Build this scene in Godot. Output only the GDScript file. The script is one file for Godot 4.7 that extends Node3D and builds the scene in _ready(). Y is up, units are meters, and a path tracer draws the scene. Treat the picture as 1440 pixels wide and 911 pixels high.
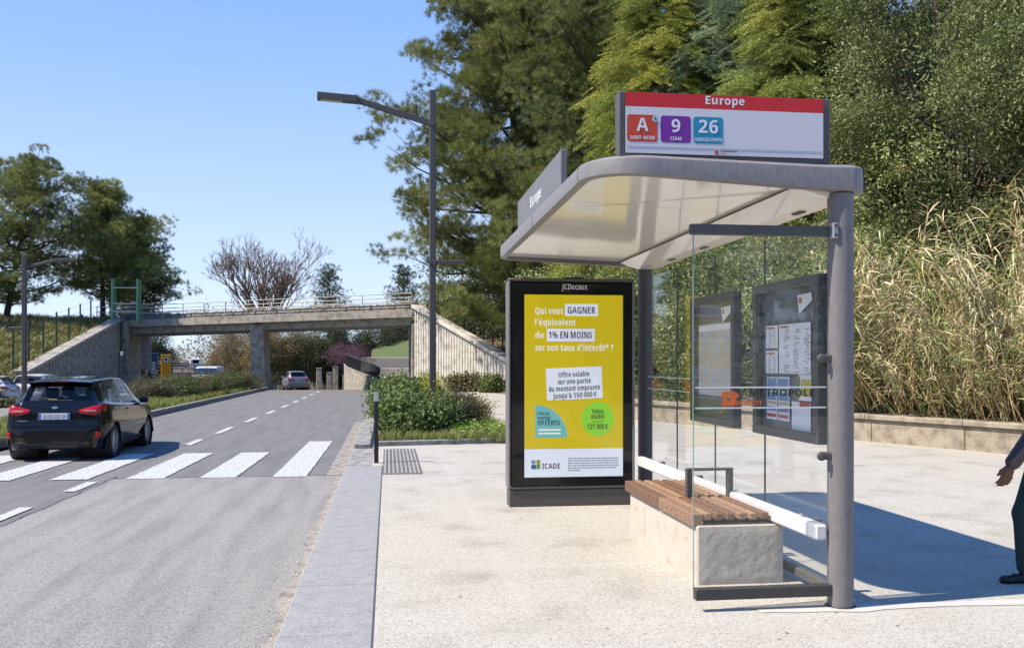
extends Node3D
# A bus stop on a sunny street: the shelter, its bench and advertising panel on a pale pavement, a road that runs under a concrete bridge, pines and cedars behind.
# World axes: -z along the street, +x from the road towards the shelter, y up; the pavement is y = 0 and the road lies 0.16 m lower.

var M := {}
var rng := RandomNumberGenerator.new()
const ROAD := -0.16

func _ready() -> void:
	rng.seed = 7
	# camera: level, at eye height on the pavement, with the lens shifted up
	var cam := Camera3D.new()
	cam.name = "camera"
	cam.projection = Camera3D.PROJECTION_FRUSTUM
	cam.near = 0.1; cam.far = 4000.0
	cam.size = 2.0 * 0.1 * 455.5 / 1300.0
	cam.frustum_offset = Vector2(0.0, 0.1 * 52.5 / 1300.0)
	cam.position = Vector3(0, 1.6, 0)
	cam.rotation.y = -atan(174.0 / 1300.0)
	add_child(cam)
	cam.current = true
	# sky and sun
	var sky_mat := ProceduralSkyMaterial.new()
	sky_mat.sky_top_color = Color(0.235, 0.445, 0.735)
	sky_mat.sky_horizon_color = Color(0.69, 0.745, 0.795)
	sky_mat.sky_curve = 0.19
	sky_mat.ground_bottom_color = Color(0.45, 0.43, 0.40)
	sky_mat.ground_horizon_color = Color(0.60, 0.60, 0.58)
	sky_mat.sun_angle_max = 6.0
	var env := Environment.new()
	env.background_mode = Environment.BG_SKY
	env.sky = Sky.new()
	env.sky.sky_material = sky_mat
	env.background_energy_multiplier = 1.0
	env.tonemap_mode = Environment.TONE_MAPPER_LINEAR
	env.tonemap_exposure = 2.1
	env.sdfgi_enabled = true; env.ssao_enabled = true; env.ssil_enabled = true
	var we := WorldEnvironment.new()
	we.name = "environment"
	we.environment = env
	add_child(we)
	var sun := DirectionalLight3D.new()
	sun.name = "sun"
	sun.light_energy = 1.25
	sun.light_color = Color(1.0, 0.955, 0.885)
	sun.light_angular_distance = 0.5
	sun.shadow_enabled = true
	add_child(sun)
	sun.look_at_from_position(Vector3.ZERO, Vector3(0.609, -0.788, -0.090), Vector3.UP)
	materials()
	roads()
	pavements()
	bridge()
	banks()
	shelter()
	route_signs()
	bench()
	advert_panel()
	lamps_and_posts()
	plant_trees()
	undergrowth()
	traffic()
	far_things()
	people()
# ---------------------------------------------------------------- mesh collector: points in counter-clockwise order seen from outside
class MB:
	var v := PackedVector3Array()
	var n := PackedVector3Array()
	var u := PackedVector2Array()
	var c := PackedColorArray()
	var tint := Color(1, 1, 1)
	func tri(a: Vector3, b: Vector3, d: Vector3) -> void:
		var m := (b - a).cross(d - a).normalized()
		v.append_array([a, d, b]); n.append_array([m, m, m])
		u.append_array([Vector2(a.x, a.z), Vector2(d.x, d.z), Vector2(b.x, b.z)])
		c.append_array([tint, tint, tint])
	func trin(a: Vector3, b: Vector3, d: Vector3, na: Vector3, nb: Vector3, nd: Vector3) -> void:
		v.append_array([a, d, b]); n.append_array([na, nd, nb])
		u.append_array([Vector2(a.x, a.z), Vector2(d.x, d.z), Vector2(b.x, b.z)])
		c.append_array([tint, tint, tint])
	func quad(a: Vector3, b: Vector3, d: Vector3, e: Vector3) -> void:
		tri(a, b, d); tri(a, d, e)
	func quadn(a: Vector3, b: Vector3, d: Vector3, e: Vector3, na: Vector3, nb: Vector3, nd: Vector3, ne: Vector3) -> void:
		trin(a, b, d, na, nb, nd); trin(a, d, e, na, nd, ne)
	# a box with chamfered edges, centre p, size s, turned by basis
	func box(p: Vector3, s: Vector3, k := 0.0, t := Basis()) -> void:
		var h := s * 0.5
		if k <= 0.0:
			for ax in 3:
				for sg in [-1.0, 1.0]:
					var i := (ax + 1) % 3
					var j := (ax + 2) % 3
					var f := []
					for q in [[-1, -1], [1, -1], [1, 1], [-1, 1]]:
						var w := Vector3.ZERO
						w[ax] = sg * h[ax]; w[i] = q[0] * h[i]; w[j] = q[1] * h[j]
						f.append(p + t * w)
					if sg > 0: quad(f[0], f[1], f[2], f[3])
					else: quad(f[3], f[2], f[1], f[0])
			return
		k = minf(k, minf(h.x, minf(h.y, h.z)) * 0.9)
		var g := h - Vector3(k, k, k)
		for ax in 3:
			var i := (ax + 1) % 3
			var j := (ax + 2) % 3
			for sg in [-1.0, 1.0]:
				var f := []
				for q in [[-1, -1], [1, -1], [1, 1], [-1, 1]]:
					var w := Vector3.ZERO
					w[ax] = sg * h[ax]; w[i] = q[0] * g[i]; w[j] = q[1] * g[j]
					f.append(p + t * w)
				if sg > 0: quad(f[0], f[1], f[2], f[3])
				else: quad(f[3], f[2], f[1], f[0])
			for si in [-1.0, 1.0]:   # edges that run along ax
				for sj in [-1.0, 1.0]:
					var a0 := Vector3.ZERO
					var a1 := Vector3.ZERO
					a0[i] = si * h[i]; a0[j] = sj * g[j]
					a1[i] = si * g[i]; a1[j] = sj * h[j]
					var e := Vector3.ZERO
					e[ax] = g[ax]
					if si * sj > 0: _edge(p, t, a0, a1, e)
					else: _edge(p, t, a1, a0, e)
		for sx in [-1.0, 1.0]:
			for sy in [-1.0, 1.0]:
				for sz in [-1.0, 1.0]:
					var x := p + t * Vector3(sx * h.x, sy * g.y, sz * g.z)
					var y := p + t * Vector3(sx * g.x, sy * h.y, sz * g.z)
					var z := p + t * Vector3(sx * g.x, sy * g.y, sz * h.z)
					if sx * sy * sz > 0: tri(x, y, z)
					else: tri(x, z, y)
	func _edge(p: Vector3, t: Basis, a0: Vector3, a1: Vector3, e: Vector3) -> void:
		quad(p + t * (a0 - e), p + t * (a1 - e), p + t * (a1 + e), p + t * (a0 + e))
	# a swept tube; pts and radii, closed at the ends
	func tube(pts: Array, radii: Array, sides := 8, caps := true) -> void:
		var rings := []
		var nors := []
		var side := Vector3.ZERO
		for k in pts.size():
			var d: Vector3 = (pts[mini(k + 1, pts.size() - 1)] - pts[maxi(k - 1, 0)]).normalized()
			if side == Vector3.ZERO:
				side = d.cross(Vector3.RIGHT if absf(d.x) < 0.8 else Vector3.UP).normalized()
			side = (side - d * side.dot(d)).normalized()
			var up := d.cross(side)
			var r := []
			var q := []
			for s in sides:
				var a := TAU * s / sides
				var m := side * cos(a) + up * sin(a)
				q.append(m); r.append(pts[k] + m * radii[k])
			rings.append(r); nors.append(q)
		for k in pts.size() - 1:
			for s in sides:
				var s2 := (s + 1) % sides
				quadn(rings[k][s], rings[k][s2], rings[k + 1][s2], rings[k + 1][s], nors[k][s], nors[k][s2], nors[k + 1][s2], nors[k + 1][s])
		if caps:
			for s in range(1, sides - 1):
				tri(rings[0][0], rings[0][s + 1], rings[0][s])
				tri(rings[-1][0], rings[-1][s], rings[-1][s + 1])
	func rod(a: Vector3, b: Vector3, r: float, sides := 8) -> void:
		tube([a, b], [r, r], sides)
	func cyl(p: Vector3, axis: Vector3, r: float, length: float, sides := 20, r2 := -1.0) -> void:
		tube([p, p + axis.normalized() * length], [r, r if r2 < 0 else r2], sides)
	# turned profile: [radius, height] pairs about an axis from p
	func lathe(p: Vector3, axis: Vector3, prof: Array, sides := 24) -> void:
		var w := axis.normalized()
		var a := w.cross(Vector3.RIGHT if absf(w.x) < 0.8 else Vector3.UP).normalized()
		var b := w.cross(a)
		for k in prof.size() - 1:
			var p0: Array = prof[k]
			var p1: Array = prof[k + 1]
			var sl := Vector2(p1[1] - p0[1], p0[0] - p1[0]).normalized()
			for s in sides:
				var t0 := TAU * s / sides
				var t1 := TAU * (s + 1) / sides
				var d0 := a * cos(t0) + b * sin(t0)
				var d1 := a * cos(t1) + b * sin(t1)
				var n0 := d0 * sl.x + w * sl.y
				var n1 := d1 * sl.x + w * sl.y
				quadn(p + d0 * p0[0] + w * p0[1], p + d1 * p0[0] + w * p0[1], p + d1 * p1[0] + w * p1[1], p + d0 * p1[0] + w * p1[1], n0, n1, n1, n0)
	# flat polygon (xz points, counter-clockwise seen from above) raised from y0 to y1
	func slab(poly: Array, y0: float, y1: float) -> void:
		var pk := PackedVector2Array(poly)
		var ix := Geometry2D.triangulate_polygon(pk)
		for k in range(0, ix.size(), 3):
			var a := Vector3(pk[ix[k]].x, y1, pk[ix[k]].y)
			var b := Vector3(pk[ix[k + 1]].x, y1, pk[ix[k + 1]].y)
			var d := Vector3(pk[ix[k + 2]].x, y1, pk[ix[k + 2]].y)
			if (b - a).cross(d - a).y < 0: tri(a, d, b)
			else: tri(a, b, d)
		if y0 >= y1: return
		var area := 0.0
		for k in pk.size():
			var q := pk[(k + 1) % pk.size()]
			area += pk[k].x * q.y - q.x * pk[k].y
		for k in pk.size():
			var p := pk[k]
			var q := pk[(k + 1) % pk.size()]
			if area > 0:
				var w := p
				p = q; q = w
			quad(Vector3(p.x, y0, p.y), Vector3(q.x, y0, q.y), Vector3(q.x, y1, q.y), Vector3(p.x, y1, p.y))
	# rows of points joined to a smooth sheet
	func sheet(rows: Array, flip := false) -> void:
		var nr := rows.size()
		var nc: int = rows[0].size()
		var nn := []
		for i in nr:
			var q := []
			for j in nc:
				var a: Vector3 = rows[mini(i + 1, nr - 1)][j] - rows[maxi(i - 1, 0)][j]
				var b: Vector3 = rows[i][mini(j + 1, nc - 1)] - rows[i][maxi(j - 1, 0)]
				var m := b.cross(a).normalized()
				q.append(-m if flip else m)
			nn.append(q)
		for i in nr - 1:
			for j in nc - 1:
				if flip: quadn(rows[i][j], rows[i + 1][j], rows[i + 1][j + 1], rows[i][j + 1], nn[i][j], nn[i + 1][j], nn[i + 1][j + 1], nn[i][j + 1])
				else: quadn(rows[i][j], rows[i][j + 1], rows[i + 1][j + 1], rows[i + 1][j], nn[i][j], nn[i][j + 1], nn[i + 1][j + 1], nn[i + 1][j])
	func mesh() -> ArrayMesh:
		var arr := []
		arr.resize(Mesh.ARRAY_MAX)
		arr[Mesh.ARRAY_VERTEX] = v; arr[Mesh.ARRAY_NORMAL] = n; arr[Mesh.ARRAY_TEX_UV] = u; arr[Mesh.ARRAY_COLOR] = c
		var m := ArrayMesh.new()
		m.add_surface_from_arrays(Mesh.PRIMITIVE_TRIANGLES, arr)
		return m

# ---------------------------------------------------------------- naming and tagging
var taken := {}
func numbered(called: String) -> String:
	taken[called] = taken.get(called, -1) + 1
	return called if taken[called] == 0 else "%s_%03d" % [called, taken[called]]
func tag(o: Node, label: String, category: String, group := "") -> void:
	o.set_meta("label", label); o.set_meta("category", category)
	if group: o.set_meta("group", group)
func thing(called: String, label: String, category: String, at := Vector3.ZERO, turn := 0.0, group := "") -> Node3D:
	var o := Node3D.new()
	o.name = numbered(called)
	add_child(o)
	o.position = at; o.rotation.y = turn
	tag(o, label, category, group)
	return o
func obj(called: String, m, material: Material, parent: Node, at := Transform3D()) -> MeshInstance3D:
	var o := MeshInstance3D.new()
	o.name = called if parent != self else numbered(called)
	o.mesh = m.mesh() if m is MB else m
	o.material_override = material
	o.transform = at
	parent.add_child(o, true)
	return o
func struct(called: String, m, material: Material, kind := "structure") -> MeshInstance3D:
	var o := obj(called, m, material, self)
	o.set_meta("kind", kind)
	return o
func copies(called: String, m: Mesh, material: Material, parent: Node, xf: Array, tints: Array, kind := "stuff") -> MultiMeshInstance3D:
	var mm := MultiMesh.new()
	mm.transform_format = MultiMesh.TRANSFORM_3D
	mm.use_colors = true
	mm.mesh = m
	mm.instance_count = xf.size()
	for k in xf.size():
		mm.set_instance_transform(k, xf[k])
		mm.set_instance_color(k, tints[k])
	var o := MultiMeshInstance3D.new()
	o.name = called if parent != self else numbered(called)
	o.multimesh = mm
	o.material_override = material
	parent.add_child(o, true)
	if kind: o.set_meta("kind", kind)
	return o
func block(called: String, p: Vector3, s: Vector3, material: Material, parent: Node, k := 0.0, t := Basis()) -> MeshInstance3D:
	var b := MB.new()
	b.box(p, s, k, t)
	return obj(called, b, material, parent)

# ---------------------------------------------------------------- materials (colours given as linear base colours)
func lin(r: float, g: float, b: float, a := 1.0) -> Color:
	var q := Color(r, g, b).linear_to_srgb()
	q.a = a
	return q
func mat(c: Color, rough := 0.7, metal := 0.0, spec := 0.5) -> StandardMaterial3D:
	var m := StandardMaterial3D.new()
	m.albedo_color = c; m.roughness = rough; m.metallic = metal; m.metallic_specular = spec
	m.cull_mode = BaseMaterial3D.CULL_DISABLED
	return m
func leafy(rough := 0.55, through := 0.35) -> StandardMaterial3D:
	var m := mat(Color(1, 1, 1), rough, 0.0, 0.35)
	m.vertex_color_use_as_albedo = true
	m.backlight_enabled = true
	m.backlight = lin(through, through, through * 0.6)
	return m
func noise_tex(seed_: int, freq: float, lo: float, hi: float, octaves := 3, size := 512, kind := FastNoiseLite.TYPE_SIMPLEX_SMOOTH, stops := []) -> NoiseTexture2D:
	var f := FastNoiseLite.new()
	f.seed = seed_; f.frequency = freq; f.noise_type = kind
	f.fractal_octaves = octaves
	if kind == FastNoiseLite.TYPE_CELLULAR:
		f.cellular_return_type = FastNoiseLite.RETURN_CELL_VALUE
		f.fractal_type = FastNoiseLite.FRACTAL_NONE
	var t := NoiseTexture2D.new()
	t.width = size; t.height = size; t.seamless = true; t.noise = f
	var g := Gradient.new()
	if stops.is_empty():
		g.set_color(0, lin(lo, lo, lo)); g.set_color(1, lin(hi, hi, hi))
	else:
		g.offsets = PackedFloat32Array(stops.map(func(s): return s[0]))
		g.colors = PackedColorArray(stops.map(func(s): return s[1]))
	t.color_ramp = g
	return t
# fine grain (albedo) and coarse patches (detail, multiplied), both laid on world axes
func ground_mat(c: Color, fine: Texture2D, fine_m: float, coarse: Texture2D, coarse_m: float, rough := 0.9, relief: Texture2D = null, cm := 0.3, world := true) -> StandardMaterial3D:
	var m := mat(c, rough)
	m.albedo_texture = fine
	m.uv1_triplanar = true; m.uv1_world_triplanar = world
	m.uv1_scale = Vector3.ONE / fine_m
	if coarse:
		m.detail_enabled = true
		m.detail_albedo = coarse
		m.detail_blend_mode = BaseMaterial3D.BLEND_MODE_MUL
		m.detail_uv_layer = BaseMaterial3D.DETAIL_UV_2
		m.uv2_triplanar = true; m.uv2_world_triplanar = world
		m.uv2_scale = Vector3.ONE / coarse_m
	if relief:
		m.heightmap_enabled = true
		m.heightmap_texture = relief
		m.heightmap_scale = cm
	return m
func glass(alpha := 0.012, tint := Color(0.75, 0.9, 0.85), spec := 0.38) -> StandardMaterial3D:
	var m := mat(tint, 0.02)
	m.metallic_specular = spec
	m.transparency = BaseMaterial3D.TRANSPARENCY_ALPHA
	m.albedo_color.a = alpha
	return m

# ---------------------------------------------------------------- lettering, lying on a face: origin at p, x to the right, y up
var fonts := {}
func font(face: String, bold := true, stretch := 100) -> SystemFont:
	var key := "%s%s%d" % [face, bold, stretch]
	if not fonts.has(key):
		var f := SystemFont.new()
		f.font_names = PackedStringArray([face])
		f.font_weight = 700 if bold else 400
		f.font_stretch = stretch
		fonts[key] = f
	return fonts[key]
# text of cap height h (metres), fitted to the width w if w > 0
func letters(parent: Node, words: String, p: Vector3, t: Basis, h: float, material: Material, w := 0.0, bold := true, centred := false, face := "Droid Sans", called := "lettering") -> MeshInstance3D:
	var m := TextMesh.new()
	m.text = words
	m.font = font(face, bold)
	m.font_size = 32
	m.pixel_size = 0.01
	m.depth = 0.0
	m.curve_step = 1.5
	m.horizontal_alignment = HORIZONTAL_ALIGNMENT_LEFT
	m.vertical_alignment = VERTICAL_ALIGNMENT_TOP
	var box := m.get_aabb()
	var cap := 0.228   # cap height of a 32 px face at 0.01 m a pixel
	var sy := h / cap
	var sx := sy if w <= 0.0 else w / maxf(box.size.x, 0.001)
	var off := Vector3(-box.position.x * sx, 0.0, 0.0)
	if centred: off.x -= box.size.x * sx * 0.5
	var up := -_base_line(words, box) * sy
	var o := obj(called, m, material, parent, Transform3D(t * Basis.from_scale(Vector3(sx, sy, 1.0)), p + t * Vector3(off.x, up, 0.0)))
	return o
func _base_line(words: String, box: AABB) -> float:
	# bottom of the letters that stand on the line
	for ch in words:
		if ch in "gjpqyQ,;()": return box.position.y + 0.075
	return box.position.y

var fine_grain: Texture2D
func materials() -> void:
	var speck := [[0.0, lin(0.55, 0.53, 0.49)], [0.25, lin(0.80, 0.78, 0.74)], [0.55, lin(0.92, 0.905, 0.87)], [0.85, lin(1, 0.985, 0.95)], [1.0, lin(0.86, 0.80, 0.72)]]
	var aggregate := noise_tex(3, 0.16, 0, 1, 1, 1024, FastNoiseLite.TYPE_CELLULAR, speck)
	var patches := noise_tex(5, 0.011, 0.72, 1.0, 5, 512, FastNoiseLite.TYPE_SIMPLEX_SMOOTH, [[0.0, lin(0.72, 0.70, 0.67)], [0.22, lin(0.86, 0.845, 0.82)], [0.36, lin(0.94, 0.93, 0.915)], [0.62, lin(0.98, 0.975, 0.965)], [1.0, lin(1, 0.99, 0.97)]])
	var grit := noise_tex(9, 0.2, 0, 1, 1, 1024, FastNoiseLite.TYPE_CELLULAR, [[0.0, lin(0.52, 0.52, 0.52)], [0.4, lin(0.78, 0.78, 0.775)], [0.7, lin(0.93, 0.925, 0.91)], [1.0, lin(1, 0.98, 0.94)]])
	var worn := noise_tex(11, 0.006, 0, 1, 4, 512, FastNoiseLite.TYPE_SIMPLEX_SMOOTH, [[0.0, lin(0.66, 0.66, 0.67)], [0.45, lin(0.84, 0.835, 0.825)], [0.65, lin(0.97, 0.955, 0.93)], [1.0, lin(1, 0.98, 0.94)]])
	var tracks := noise_tex(12, 0.012, 0, 1, 5, 512, FastNoiseLite.TYPE_SIMPLEX_SMOOTH, [[0.0, lin(0.70, 0.70, 0.705)], [0.40, lin(0.88, 0.877, 0.87)], [0.60, lin(0.96, 0.952, 0.938)], [1.0, lin(1, 0.985, 0.955)]])
	var bumps := noise_tex(13, 0.11, 0, 1, 2, 512)
	var soft := noise_tex(15, 0.02, 0.78, 1.0, 4, 512)
	var fine := noise_tex(17, 0.25, 0.80, 1.0, 2, 512)
	var streak := noise_tex(19, 0.012, 0.62, 1.0, 5, 512, FastNoiseLite.TYPE_SIMPLEX_SMOOTH, [[0.0, lin(0.40, 0.39, 0.37)], [0.4, lin(0.72, 0.71, 0.69)], [0.6, lin(0.95, 0.94, 0.92)], [1.0, lin(1, 1, 1)]])
	fine_grain = fine
	M.paving = ground_mat(lin(0.45, 0.436, 0.40), aggregate, 1.6, patches, 6.5, 0.92, bumps, 0.12)
	M.road = ground_mat(lin(0.185, 0.183, 0.182), grit, 2.0, worn, 9.0, 0.88, bumps, 0.2)
	M.road_worn = ground_mat(lin(0.295, 0.286, 0.272), grit, 2.3, worn, 6.0, 0.92, bumps, 0.18)
	for r in [M.road, M.road_worn]:   # wear drawn out along the driving direction
		r.detail_albedo = tracks
		r.uv2_scale = Vector3(0.45, 0.45, 0.05)
	M.street = ground_mat(lin(0.2592, 0.252, 0.2448), grit, 2.0, worn, 8.0, 0.9)
	M.granite = ground_mat(lin(0.36, 0.3564, 0.3492), grit, 1.3, soft, 1.7, 0.75, bumps, 0.08)
	M.kerb = ground_mat(lin(0.36, 0.3492, 0.3312), grit, 1.6, streak, 2.0, 0.9, bumps, 0.15)
	M.dark_kerb = ground_mat(lin(0.18, 0.1692, 0.1512), grit, 1.6, streak, 1.5, 0.9, bumps, 0.15)
	M.gutter = ground_mat(lin(0.3312, 0.3096, 0.2808), aggregate, 1.5, streak, 1.7, 0.92, bumps, 0.3)
	M.paint = ground_mat(lin(0.576, 0.576, 0.5688), noise_tex(21, 0.05, 0, 1, 4, 512, FastNoiseLite.TYPE_SIMPLEX_SMOOTH, [[0.0, lin(0.34, 0.34, 0.34)], [0.36, lin(0.60, 0.60, 0.60)], [0.50, lin(0.93, 0.95, 0.95)], [1.0, lin(1, 1, 1)]]), 1.6, soft, 1.1, 0.7, bumps, 0.1)
	M.earth = ground_mat(lin(0.216, 0.1692, 0.1188), noise_tex(23, 0.06, 0.55, 1.0, 4), 1.5, streak, 7.0, 1.0, bumps, 1.0)
	M.turf = ground_mat(lin(0.144, 0.1584, 0.054), noise_tex(25, 0.09, 0.45, 1.0, 4), 1.3, noise_tex(27, 0.01, 0, 1, 4, 512, FastNoiseLite.TYPE_SIMPLEX_SMOOTH, [[0.0, lin(0.55, 0.75, 0.5)], [0.5, lin(0.9, 0.95, 0.8)], [1.0, lin(1, 0.85, 0.75)]]), 9.0, 1.0, bumps, 2.0)
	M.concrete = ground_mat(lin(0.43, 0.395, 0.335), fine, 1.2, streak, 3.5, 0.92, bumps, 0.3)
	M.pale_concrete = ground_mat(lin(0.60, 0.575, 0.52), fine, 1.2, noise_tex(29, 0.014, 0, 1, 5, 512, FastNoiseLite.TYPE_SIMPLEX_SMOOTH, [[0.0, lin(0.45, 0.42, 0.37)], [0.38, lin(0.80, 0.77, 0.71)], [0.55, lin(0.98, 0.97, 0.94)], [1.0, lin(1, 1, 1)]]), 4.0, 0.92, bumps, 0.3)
	M.ballast = ground_mat(lin(0.3024, 0.2736, 0.2376), noise_tex(31, 0.09, 0, 1, 1, 512, FastNoiseLite.TYPE_CELLULAR, [[0.0, lin(0.2, 0.19, 0.18)], [0.5, lin(0.7, 0.68, 0.64)], [1.0, lin(1, 1, 1)]]), 5.0, soft, 3.0, 1.0)
	M.wall_stone = ground_mat(lin(0.4176, 0.36, 0.2772), noise_tex(33, 0.03, 0.70, 1.0, 5), 0.9, streak, 2.2, 0.92, bumps, 0.5)
	M.bench_stone = ground_mat(lin(0.50, 0.465, 0.405), noise_tex(35, 0.022, 0.90, 1.0, 5), 0.8, noise_tex(39, 0.012, 0, 1, 5, 512, FastNoiseLite.TYPE_SIMPLEX_SMOOTH, [[0.0, lin(0.68, 0.62, 0.52)], [0.35, lin(0.93, 0.91, 0.87)], [1.0, lin(1, 1, 1)]]), 1.4, 0.85, null, 0.0, false)
	M.bench_rough = ground_mat(lin(0.49, 0.455, 0.40), noise_tex(37, 0.03, 0.74, 1.0, 5), 0.6, soft, 0.9, 0.9, noise_tex(38, 0.028, 0, 1, 5), 0.15, false)
	M.grey_metal = mat(lin(0.09, 0.085, 0.0806), 0.45, 0.1)
	M.fascia = mat(lin(0.2376, 0.2268, 0.2232), 0.42, 0.15)
	M.dark_metal = mat(lin(0.0518, 0.049, 0.0475), 0.48, 0.1)
	M.post_metal = mat(lin(0.18, 0.1728, 0.1728), 0.42, 0.15)
	M.lamp_grey = mat(lin(0.072, 0.0677, 0.0662), 0.5, 0.1)
	var scuff := noise_tex(45, 0.03, 0, 1, 5, 512, FastNoiseLite.TYPE_SIMPLEX_SMOOTH, [[0.0, lin(0.72, 0.71, 0.69)], [0.35, lin(0.90, 0.90, 0.89)], [0.6, lin(0.97, 0.97, 0.97)], [1.0, lin(1, 1, 1)]])
	for w in [M.grey_metal, M.fascia, M.dark_metal, M.post_metal, M.lamp_grey]:
		w.albedo_texture = scuff
		w.uv1_triplanar = true
		w.uv1_world_triplanar = true
		w.uv1_scale = Vector3(1.6, 0.55, 1.6)
		w.roughness_texture = noise_tex(46, 0.05, 0.55, 1.0, 4) if w == M.grey_metal else M.grey_metal.roughness_texture
		w.roughness = minf(w.roughness * 1.25, 1.0)
	M.silver = mat(lin(0.432, 0.432, 0.4392), 0.3, 0.6)
	M.white_metal = mat(lin(0.5616, 0.5616, 0.576), 0.35)
	M.chrome = mat(lin(0.504, 0.504, 0.504), 0.15, 1.0)
	M.cream = mat(lin(0.84, 0.80, 0.72), 0.10)
	M.black = mat(lin(0.0072, 0.0072, 0.0079), 0.12, 0.0, 0.3)
	M.black_matt = mat(lin(0.0144, 0.0144, 0.0158), 0.7)
	M.rubber = mat(lin(0.018, 0.018, 0.0187), 0.8)
	M.glass = glass()
	M.bark = ground_mat(lin(0.1008, 0.0756, 0.0576), noise_tex(41, 0.06, 0.4, 1.0, 4), 0.9, null, 1, 1.0, bumps, 2.0)
	M.pale_bark = ground_mat(lin(0.18, 0.1512, 0.1188), noise_tex(43, 0.05, 0.5, 1.0, 4), 0.9, null, 1, 1.0, bumps, 1.5)
	M.leaf = leafy(0.42, 0.42)
	M.needle = leafy(0.5, 0.34)
	M.shaded_green = mat(lin(0.0432, 0.18, 0.072), 0.5)  # darker face of the frame's green, its shade put into the colour
	M.lit_green = mat(lin(0.2016, 0.36, 0.2016), 0.5)  # same green for the face towards the sun, brightness put into the colour
	M.fence_green = mat(lin(0.0108, 0.0324, 0.0216), 0.5)
	M.rail = mat(lin(0.3744, 0.3384, 0.288), 0.6, 0.3)

func bend(z: float) -> float:
	return 0.0 if z > -56.0 else -0.018 * pow(minf(-z, 84.0) - 56.0, 2.0) - maxf(0.0, -z - 84.0) * 1.0
func fall(z: float) -> float:
	return 0.0 if z > -58.0 else -0.03 * (minf(-z, 140.0) - 58.0)

func strip(x0: float, x1: float, z0: float, z1: float, y: float, follow := true) -> MB:
	var rows := []
	var z := z0
	while true:
		var b := bend(z) if follow else 0.0
		var r := []
		for k in 5:
			r.append(Vector3(lerpf(x0, x1, k / 4.0) + b, y + fall(z), z))
		rows.append(r)
		if z <= z1: break
		z = maxf(z - 2.0, z1)
	var m := MB.new()
	m.sheet(rows)
	return m

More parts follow.
